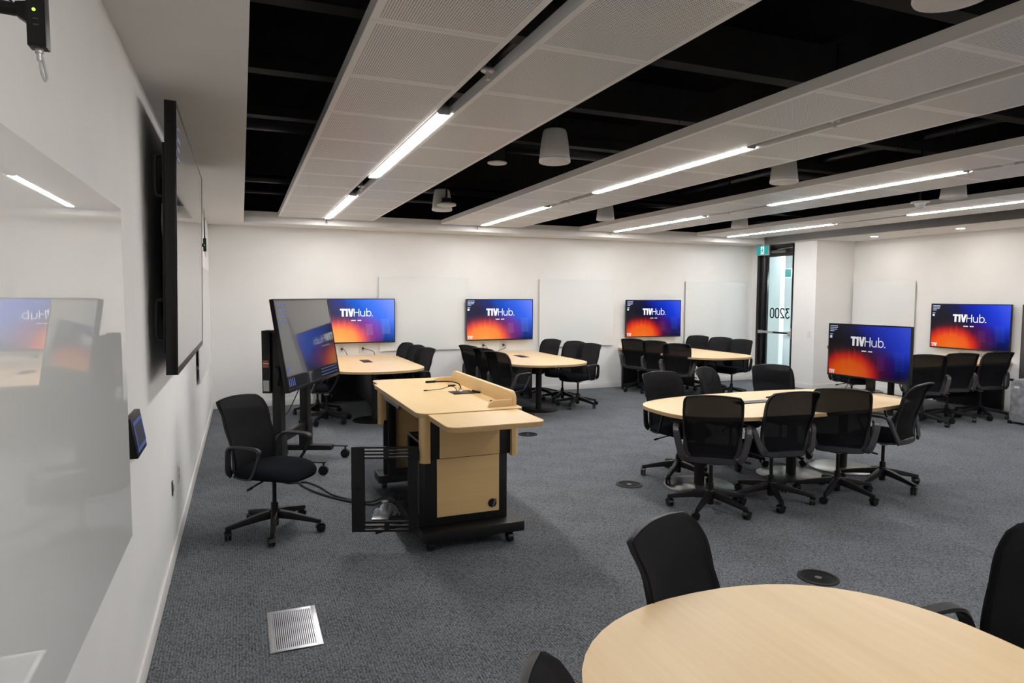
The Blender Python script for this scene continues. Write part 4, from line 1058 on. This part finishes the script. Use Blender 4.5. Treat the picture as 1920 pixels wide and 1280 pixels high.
# plinth on casters
pl_ = MB().prism([(x-1.85, y-5.05) for x, y in rrect(1.485, 2.205, 4.075, 4.83, .03)], .082, .149).box(2.0-1.85, 2.19-1.85, 4.83-5.05, 5.56-5.05, .09, .148).prism([(x-1.85, y-5.05) for x, y in rrect(1.485, 2.205, 5.56, 5.80, .03)], .082, .149)
pl_.build('plinth', 'black_metal', lec, .005)
lb('inner_side_panel', 'maple_bounce_tint', 1.63, 2.06, 5.583, 5.5945, .20, .86, .002)
for x, y in ((1.555, 4.165), (2.105, 4.13), (1.555, 5.70), (2.13, 5.70)):
    c_ = MB().cyl((x-1.85-.02, y-5.05, .036), (x-1.85+.02, y-5.05, .036), .036, n=18).box(x-1.85-.02, x-1.85+.02, y-5.05-.014, y-5.05+.014, .05, .0815)
    c_.build('caster', 'wheel_black', lec, .002)
# open rack door: black steel frame, slots, smoked pane
DX0, DX1, DYY, DZ0, DZ1 = 1.048, 1.478, 4.178, .135, .700
dr = MB().box(0,0.001,0,.001,0,.001); dr.v = []; dr.f = []
def db(x0,x1,z0,z1,y0=DYY,y1=DYY+.018): dr.box(x0-1.85,x1-1.85,y0-5.05,y1-5.05,z0,z1)
wx0, wx1, wz0, wz1 = 1.133, 1.418, .205, .622
db(DX0,wx0,DZ0,DZ1); db(wx1,DX1,DZ0,DZ1)
def slots(za, zb, k):
    hh = (zb-za); nb = 2*k+1; s_ = hh/nb; midx = (wx0+wx1)/2
    for i in range(nb):
        z = za+i*s_
        if i % 2 == 0: db(wx0,wx1,z,z+s_)
        else: db(midx-.016,midx+.016,z,z+s_)
slots(wz1, DZ1, 3); slots(DZ0, wz0, 2)
HX, HY = 1.482-1.85, 4.187-5.05
def swing(mb):
    c, s_ = math.cos(R(-20)), math.sin(R(-20))
    mb.v = [(HX+(x-HX)*c-(y-HY)*s_, HY+(x-HX)*s_+(y-HY)*c, z) for x, y, z in mb.v]; return mb
drw = swing(dr).build('rack_door', 'black_metal', lec); tag(drw, 'open black rack door with slots and clear window')
swing(MB().box(wx0-1.85-.005, wx1-1.85+.005, DYY-5.05+.007, DYY-5.05+.010, wz0-.004, wz1+.004)).build('door_pane', 'smoked_glass', drw, flat=True)
swing(MB().cyl((1.085-1.85, DYY-5.05-.010, .425), (1.085-1.85, DYY-5.05, .425), .011, n=14).box(1.079-1.85, 1.091-1.85, DYY-5.05-.016, DYY-5.05-.010, .41, .44)).build('door_latch', 'black_plastic', drw)
for z in (.22, .64): MB().cyl((1.482-1.85, DYY-5.05+.009, z-.03), (1.482-1.85, DYY-5.05+.009, z+.03), .009, n=10).build('hinge', 'black_metal', lec)
# cable well on the top with gooseneck microphone
lb('cable_well', 'anodised_black', 1.945, 2.125, 4.885, 5.045, LZ+.0003, LZ+.006, .001)
lb('cable_well_opening', 'cable_black', 1.96, 2.11, 4.91, 5.02, LZ+.0061, LZ+.0075, .0005)
gn = thing('gooseneck_microphone', 'black gooseneck microphone bent low over the lectern top', 'microphone', (2.02, 4.965, LZ+.0078))
MB().lathe([(0,0),(.016,0),(.016,.006),(.010,.014),(.010,.03),(0,.03)], 16).build('base', 'steel', gn)
MB().tube(bez([(0,0,.025),(.0,0,.045),(-.02,.02,.068),(-.08,.07,.078),(-.17,.14,.072)], 8), .005, 8).build('neck', 'black_plastic', gn)
MB().cyl((-.165,.136,.0725),(-.225,.184,.066),.0095,.010,14).cyl((-.225,.184,.066),(-.231,.189,.0655),.010,.008,14).build('capsule', 'black_plastic', gn)
cb = thing('cable', 'thin black cable curling out of the lectern cable well', 'cable', (2.0, 4.99, LZ+.008))
MB().tube(bez([(0,0,0),(-.01,.02,.03),(-.04,.06,.035),(-.1,.1,.012),(-.17,.15,.0),(-.2,.17,-.0035)], 6), .0028, 6).build('cord', 'cable_black', cb)
MB().box(-.225,-.195,.165,.178,-.0075,.0).build('plug', 'black_plastic', cb, .002)
rm = thing('remote', 'slim black clicker beside the cable well on the lectern', 'remote', (2.140, 4.93, LZ+.0005), R(8)); MB().box(-.012,.012,-.055,.055,0,.016).build('body', 'black_plastic', rm, .005); MB().box(-.006,.006,.0,.03,.016,.0175).build('button', 'light_grey', rm)
us = thing('usb_stick', 'small dark plug lying near the end of the lectern rail', 'plug', (2.115, 4.46, LZ+.0005), R(-12)); MB().box(-.03,.03,-.014,.014,0,.010).build('body', 'black_plastic', us, .004); MB().box(.03,.045,-.007,.007,.002,.008).build('connector', 'steel', us)
us = thing('usb_stick', 'small dark receiver at the far end of the lectern top', 'plug', (2.07, 5.36, LZ+.0005), R(10)); MB().box(-.03,.03,-.016,.016,0,.012).build('body', 'black_plastic', us, .004); MB().box(.03,.042,-.006,.006,.003,.008).build('connector', 'steel', us)
# odds and ends on the carpet behind the rack door
bk_ = thing('power_brick', 'black power brick on the carpet under the lectern', 'power supply', (1.62, 5.40, 0), R(5)); MB().box(-.05,.05,-.1,.1,0,.06).build('body', 'black_plastic', bk_, .006); MB().tube(bez([(-.03,-.1,.03),(-.06,-.14,.02),(-.1,-.16,.0),(-.14,-.2,-.05)],5),.004,6).build('cord','cable_black',bk_)
sp = thing('extender_box', 'small metal extender box with green lights behind the rack door', 'electronics', (1.36, 4.86, 0), R(-20))
MB().box(-.06,.06,-.045,.045,.0,.032).build('case', 'steel', sp, .002); MB().box(-.055,.055,-.0475,-.0452,.004,.028).build('front', 'black_plastic', sp)
for x in (-.03, -.005): MB().box(x-.005,x+.005,-.0485,-.0476,.012,.020).build('light', 'led_green', sp)
MB().box(.02,.03,-.0485,-.0476,.012,.020).build('light', 'led_red', sp)
bg = thing('plastic_bag', 'clear plastic bag with tangled connectors behind the rack door', 'bag', (1.44, 4.98, 0), .3)
def blob(u, v):
    a = u*2*PI; b = v*PI/2; r = .085*(1+.18*math.sin(5*a+3*b)+.12*math.sin(9*a-2*b))
    return Vector((r*math.cos(a)*math.cos(b)*1.2, r*math.sin(a)*math.cos(b), .012+.07*math.sin(b)*(1+.2*math.sin(7*a)))), (math.cos(a)*math.cos(b), math.sin(a)*math.cos(b), math.sin(b))
MB().slab(blob, 28, 7, .002).build('film', 'clear_plastic', bg, flat=True)
MB().tube(bez([(-.08,.02,.04),(-.02,.06,.085),(.04,.02,.09),(.07,-.05,.05),(.02,-.1,.02)],6),.006,6).build('cord', 'cable_black', bg)
MB().box(-.02,.02,.02,.07,.082,.10).build('connector', 'tag_white', bg, .003)
rl = thing('rack_rail', 'loose black rack rail lying on the carpet', 'rail', (1.38, 4.66, 0), R(25)); MB().box(-.12,.12,-.012,.012,0,.004).build('base_flange', 'black_metal', rl); MB().box(-.12,.12,-.012,-.008,.004,.03).build('side_flange', 'black_metal', rl)
cd = thing('coiled_lead', 'black power cord curling on the carpet behind the rack door', 'cord', (0,0,0)); MB().tube(bez([(1.46,4.90,.05),(1.41,4.80,.03),(1.36,4.74,.006),(1.26,4.72,.006),(1.18,4.78,.006),(1.17,4.95,.006),(1.22,5.05,.006)],8),.005,6).build('cord', 'cable_black', cd); MB().cyl((1.22,5.05,.010),(1.235,5.085,.010),.009,.008,10).build('plug', 'black_plastic', cd)
cd = thing('cable_bundle', 'two thick black cables running from the lectern towards the mobile display stand', 'cable', (0,0,0))
MB().tube(bez([(1.55,5.30,.10),(1.47,5.25,.05),(1.38,5.25,.012),(1.20,5.42,.010),(1.02,5.70,.010),(.90,6.0,.010),(.86,6.3,.010),(.84,6.62,.010),(.82,6.7,.06)],8),.0095,8).build('cable', 'cable_black', cd)
MB().tube(bez([(1.55,5.34,.10),(1.45,5.30,.04),(1.32,5.34,.010),(1.12,5.62,.009),(1.03,5.92,.009),(.93,6.12,.009),(.78,6.15,.009),(.70,6.4,.009),(.72,6.62,.06)],8),.0075,8).build('cable', 'cable_black', cd)

# ------------------------------------------------------------------ mobile display stand
a_ = R(65.1)
ms = thing('mobile_display_stand', 'tilted mobile touch display on a black wheeled stand', 'display stand', (1.046, 6.754, 0), a_)
W, H = .725, .417
def tilt(mb, zc=1.24):
    th = R(-8.7); c, s_ = math.cos(th), math.sin(th)
    mb.v = [(x, y*c - z*s_, y*s_ + z*c + zc) for x, y, z in mb.v]; return mb
tilt(MB().box(-W, W, 0, .035, -H, H).box(-W*.8, W*.8, .035, .07, -H*.75, H*.6)).build('housing', 'anodised_black', ms, .004)
tilt(MB().box(-W, -W+.014, -.006, 0, -H, H).box(W-.014, W, -.006, 0, -H, H).box(-W+.014, W-.014, -.006, 0, H-.014, H).box(-W+.014, W-.014, -.006, 0, -H, -H+.026)).build('bezel', 'anodised_black', ms, .001)
scr = tilt(MB().box(-W+.014, W-.014, -.003, -.0001, -H+.026, H-.014)).build('screen', 'dark_screen', ms, flat=True)
def ui(nm, paths, wdt, mat='ui_blue'):
    mb = strokes(paths, wdt, .001)
    mb.v = [(x, y-.0032, z) for x, y, z in mb.v]; o = tilt(mb).build(nm, mat, scr, flat=True); o['kind'] = 'stuff'
ln = []
for r_, q in enumerate((.22, .18, .17, .16, .09)):
    x = -W+.05; z = H-.055-.045*r_; n = 0
    while x < -W+.05+q:
        d_ = .014+.008*((n*5+r_) % 3); ln.append([(x,z),(x+d_,z)]); x += d_+.008; n += 1
ui('status_text', ln, .012)
ic = []
for r_ in range(3):
    for k in range(14): ic.append([(.18+k*.036, -H+.055+.03*r_), (.198+k*.036, -H+.055+.03*r_)])
ui('icon_row', ic, .009)
ui('icon_row', [[(-W+.05+k*.04, -H+.05), (-W+.05+k*.04, -H+.12)] for k in range(4)], .014)
ui('corner_lettering', xf(T1V, .036, -W+.04, -H+.18), .01)
for u_ in (-.35, .335):
    MB().box(u_-.055, u_+.055, .14, .22, .10, 1.34).build('post', 'black_metal', ms, .005)
    MB().box(u_-.065, u_+.065, .13, .23, .10, .40).build('post_sleeve', 'black_metal', ms, .005)
    ft = MB().hexa([(u_-.045,-.10,.085),(u_+.045,-.10,.085),(u_+.045,.46,.075),(u_-.045,.46,.075)], [(u_-.045,-.10,.135),(u_+.045,-.10,.135),(u_+.045,.46,.135),(u_-.045,.46,.135)])
    ft.box(u_-.02, u_+.02, -.26, -.10, .118, .130); ft.build('foot', 'black_metal', ms, .004)
    for yy in (-.235, .42):
        c_ = MB().cyl((u_-.018, yy, .046), (u_+.018, yy, .046), .046, n=20).cyl((u_, yy, .085), (u_, yy, .125 if yy < 0 else .076), .009, n=8).box(u_-.024, u_+.024, yy-.012, yy+.02, .06, .092)
        c_.build('caster', 'wheel_black', ms, .003)
    MB().box(u_-.04, u_+.04, .085, .14, .98, 1.33).build('tilt_bracket', 'black_metal', ms, .004)
MB().box(-.30, .28, .15, .21, .30, .38).box(-.30, .28, .15, .21, .95, 1.03).build('cross_bar', 'black_metal', ms, .004)
jb = MB().box(-.43, -.28, .222, .30, .78, 1.36).build('equipment_box', 'black_plastic', ms, .004)
for z0, z1, mt in ((1.02, 1.045, 'orange_tag'), (1.05, 1.065, 'tag_white'), (1.07, 1.085, 'orange_tag'), (.80, .90, 'tag_white')):
    MB().box(-.4312, -.4301, .235, .29, z0, z1).build('sticker', mt, jb, flat=True)
MB().tube(bez([(-.405,.17,1.02),(-.425,.15,1.01),(-.432,.14,.94),(-.425,.15,.87),(-.405,.17,.86)], 5), .011, 8).build('grab_handle', 'black_plastic', ms)
MB().tube(bez([(-.1,.05,.85),(-.12,.10,.72),(-.22,.14,.58),(-.295,.16,.55)], 6), .005, 6).build('cable', 'cable_black', ms)
MB().tube(bez([(.2,.05,.87),(.25,.10,.80),(.30,.16,.78)], 6), .005, 6).build('cable', 'cable_black', ms)

# ------------------------------------------------------------------ floor fittings
fv = thing('floor_vent', 'square aluminium floor grille set into the carpet', 'vent', (.643, 3.418, 0))
hx, hy, bw = .122, .216, .024
fm = MB()
for (x0_, x1_, y0_, y1_) in ((-hx, -hx+bw, -hy, hy), (hx-bw, hx, -hy, hy), (-hx+bw, hx-bw, -hy, -hy+bw), (-hx+bw, hx-bw, hy-bw, hy)):
    fm.box(x0_, x1_, y0_, y1_, .0003, .007)
fm.build('frame', 'aluminium', fv, .002)
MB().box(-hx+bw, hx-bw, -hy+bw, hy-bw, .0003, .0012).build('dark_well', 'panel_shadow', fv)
slat_me = MB().box(-.0026, .0026, -hy+bw, hy-bw, .0012, .006).mesh('slat', 'aluminium')
nS = 21
for k in range(nS): inst('slat', slat_me, fv, (-hx+bw+(k+.5)*(2*hx-2*bw)/nS, 0, 0))
ring_me = [MB().lathe([(r,.002),(r+.0045,.0025),(r+.0045,.005),(r,.005),(r,.002)], 36).mesh('ring', 'diffuser_dark') for r in [.028+.0095*k for k in range(7)]]
rim_me = MB().lathe([(.094,.0003),(.118,.0003),(.116,.006),(.096,.007),(.094,.0003)], 40).mesh('rim', 'diffuser_dark')
cap_me = MB().lathe([(0,.006),(.020,.006),(.022,.0005),(0,.0005)], 24).mesh('centre_cap', 'grey_metal')
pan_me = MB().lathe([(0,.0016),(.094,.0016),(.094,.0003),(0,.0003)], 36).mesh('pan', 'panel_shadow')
for x, y, lab in ((3.62, 5.01, 'round dark floor diffuser left of the oval table'), (3.607, 2.89, 'round dark floor diffuser on open carpet before the foreground table'), (3.64, 7.33, 'round dark floor diffuser behind the lectern')):
    t = thing('floor_diffuser', lab, 'vent', (x, y, 0), 0, 'round floor diffusers')
    inst('rim', rim_me, t); inst('pan', pan_me, t); inst('centre_cap', cap_me, t)
    for mm in ring_me: inst('ring', mm, t)

# ------------------------------------------------------------------ right edge: grey case with dark screen on it
gc = thing('equipment_case', 'grey speckled equipment case at the right edge of the room', 'case', (10.28, 5.10, 0))
MB().box(-.30, .28, -.55, .55, .03, .60).build('shell', 'grey_felt', gc, .012)
for sx_ in (-.29, .27):
    for sy_ in (-.54, .54):
        MB().box(sx_-.02, sx_+.02, sy_-.02, sy_+.02, .0, .045).build('foot', 'black_plastic', gc, .004)
        MB().box(sx_-.022, sx_+.022, sy_-.022, sy_+.022, .575, .606).build('corner_guard', 'black_plastic', gc, .004)
MB().box(-.306, -.299, .44, .50, .48, .51).build('latch', 'tag_white', gc, .002)
dd = thing('wall_panel', 'dark grey wall panel at the right edge above the grey case', 'panel', (XR, 5.50, .50), -PI/2)
MB().box(-.61, .61, -.045, 0, 0, 1.09).build('frame', 'beam_black', dd, .004)
MB().box(-.595, .595, -.0475, -.0452, .015, 1.075).build('surface', 'panel_grey', dd, flat=True)
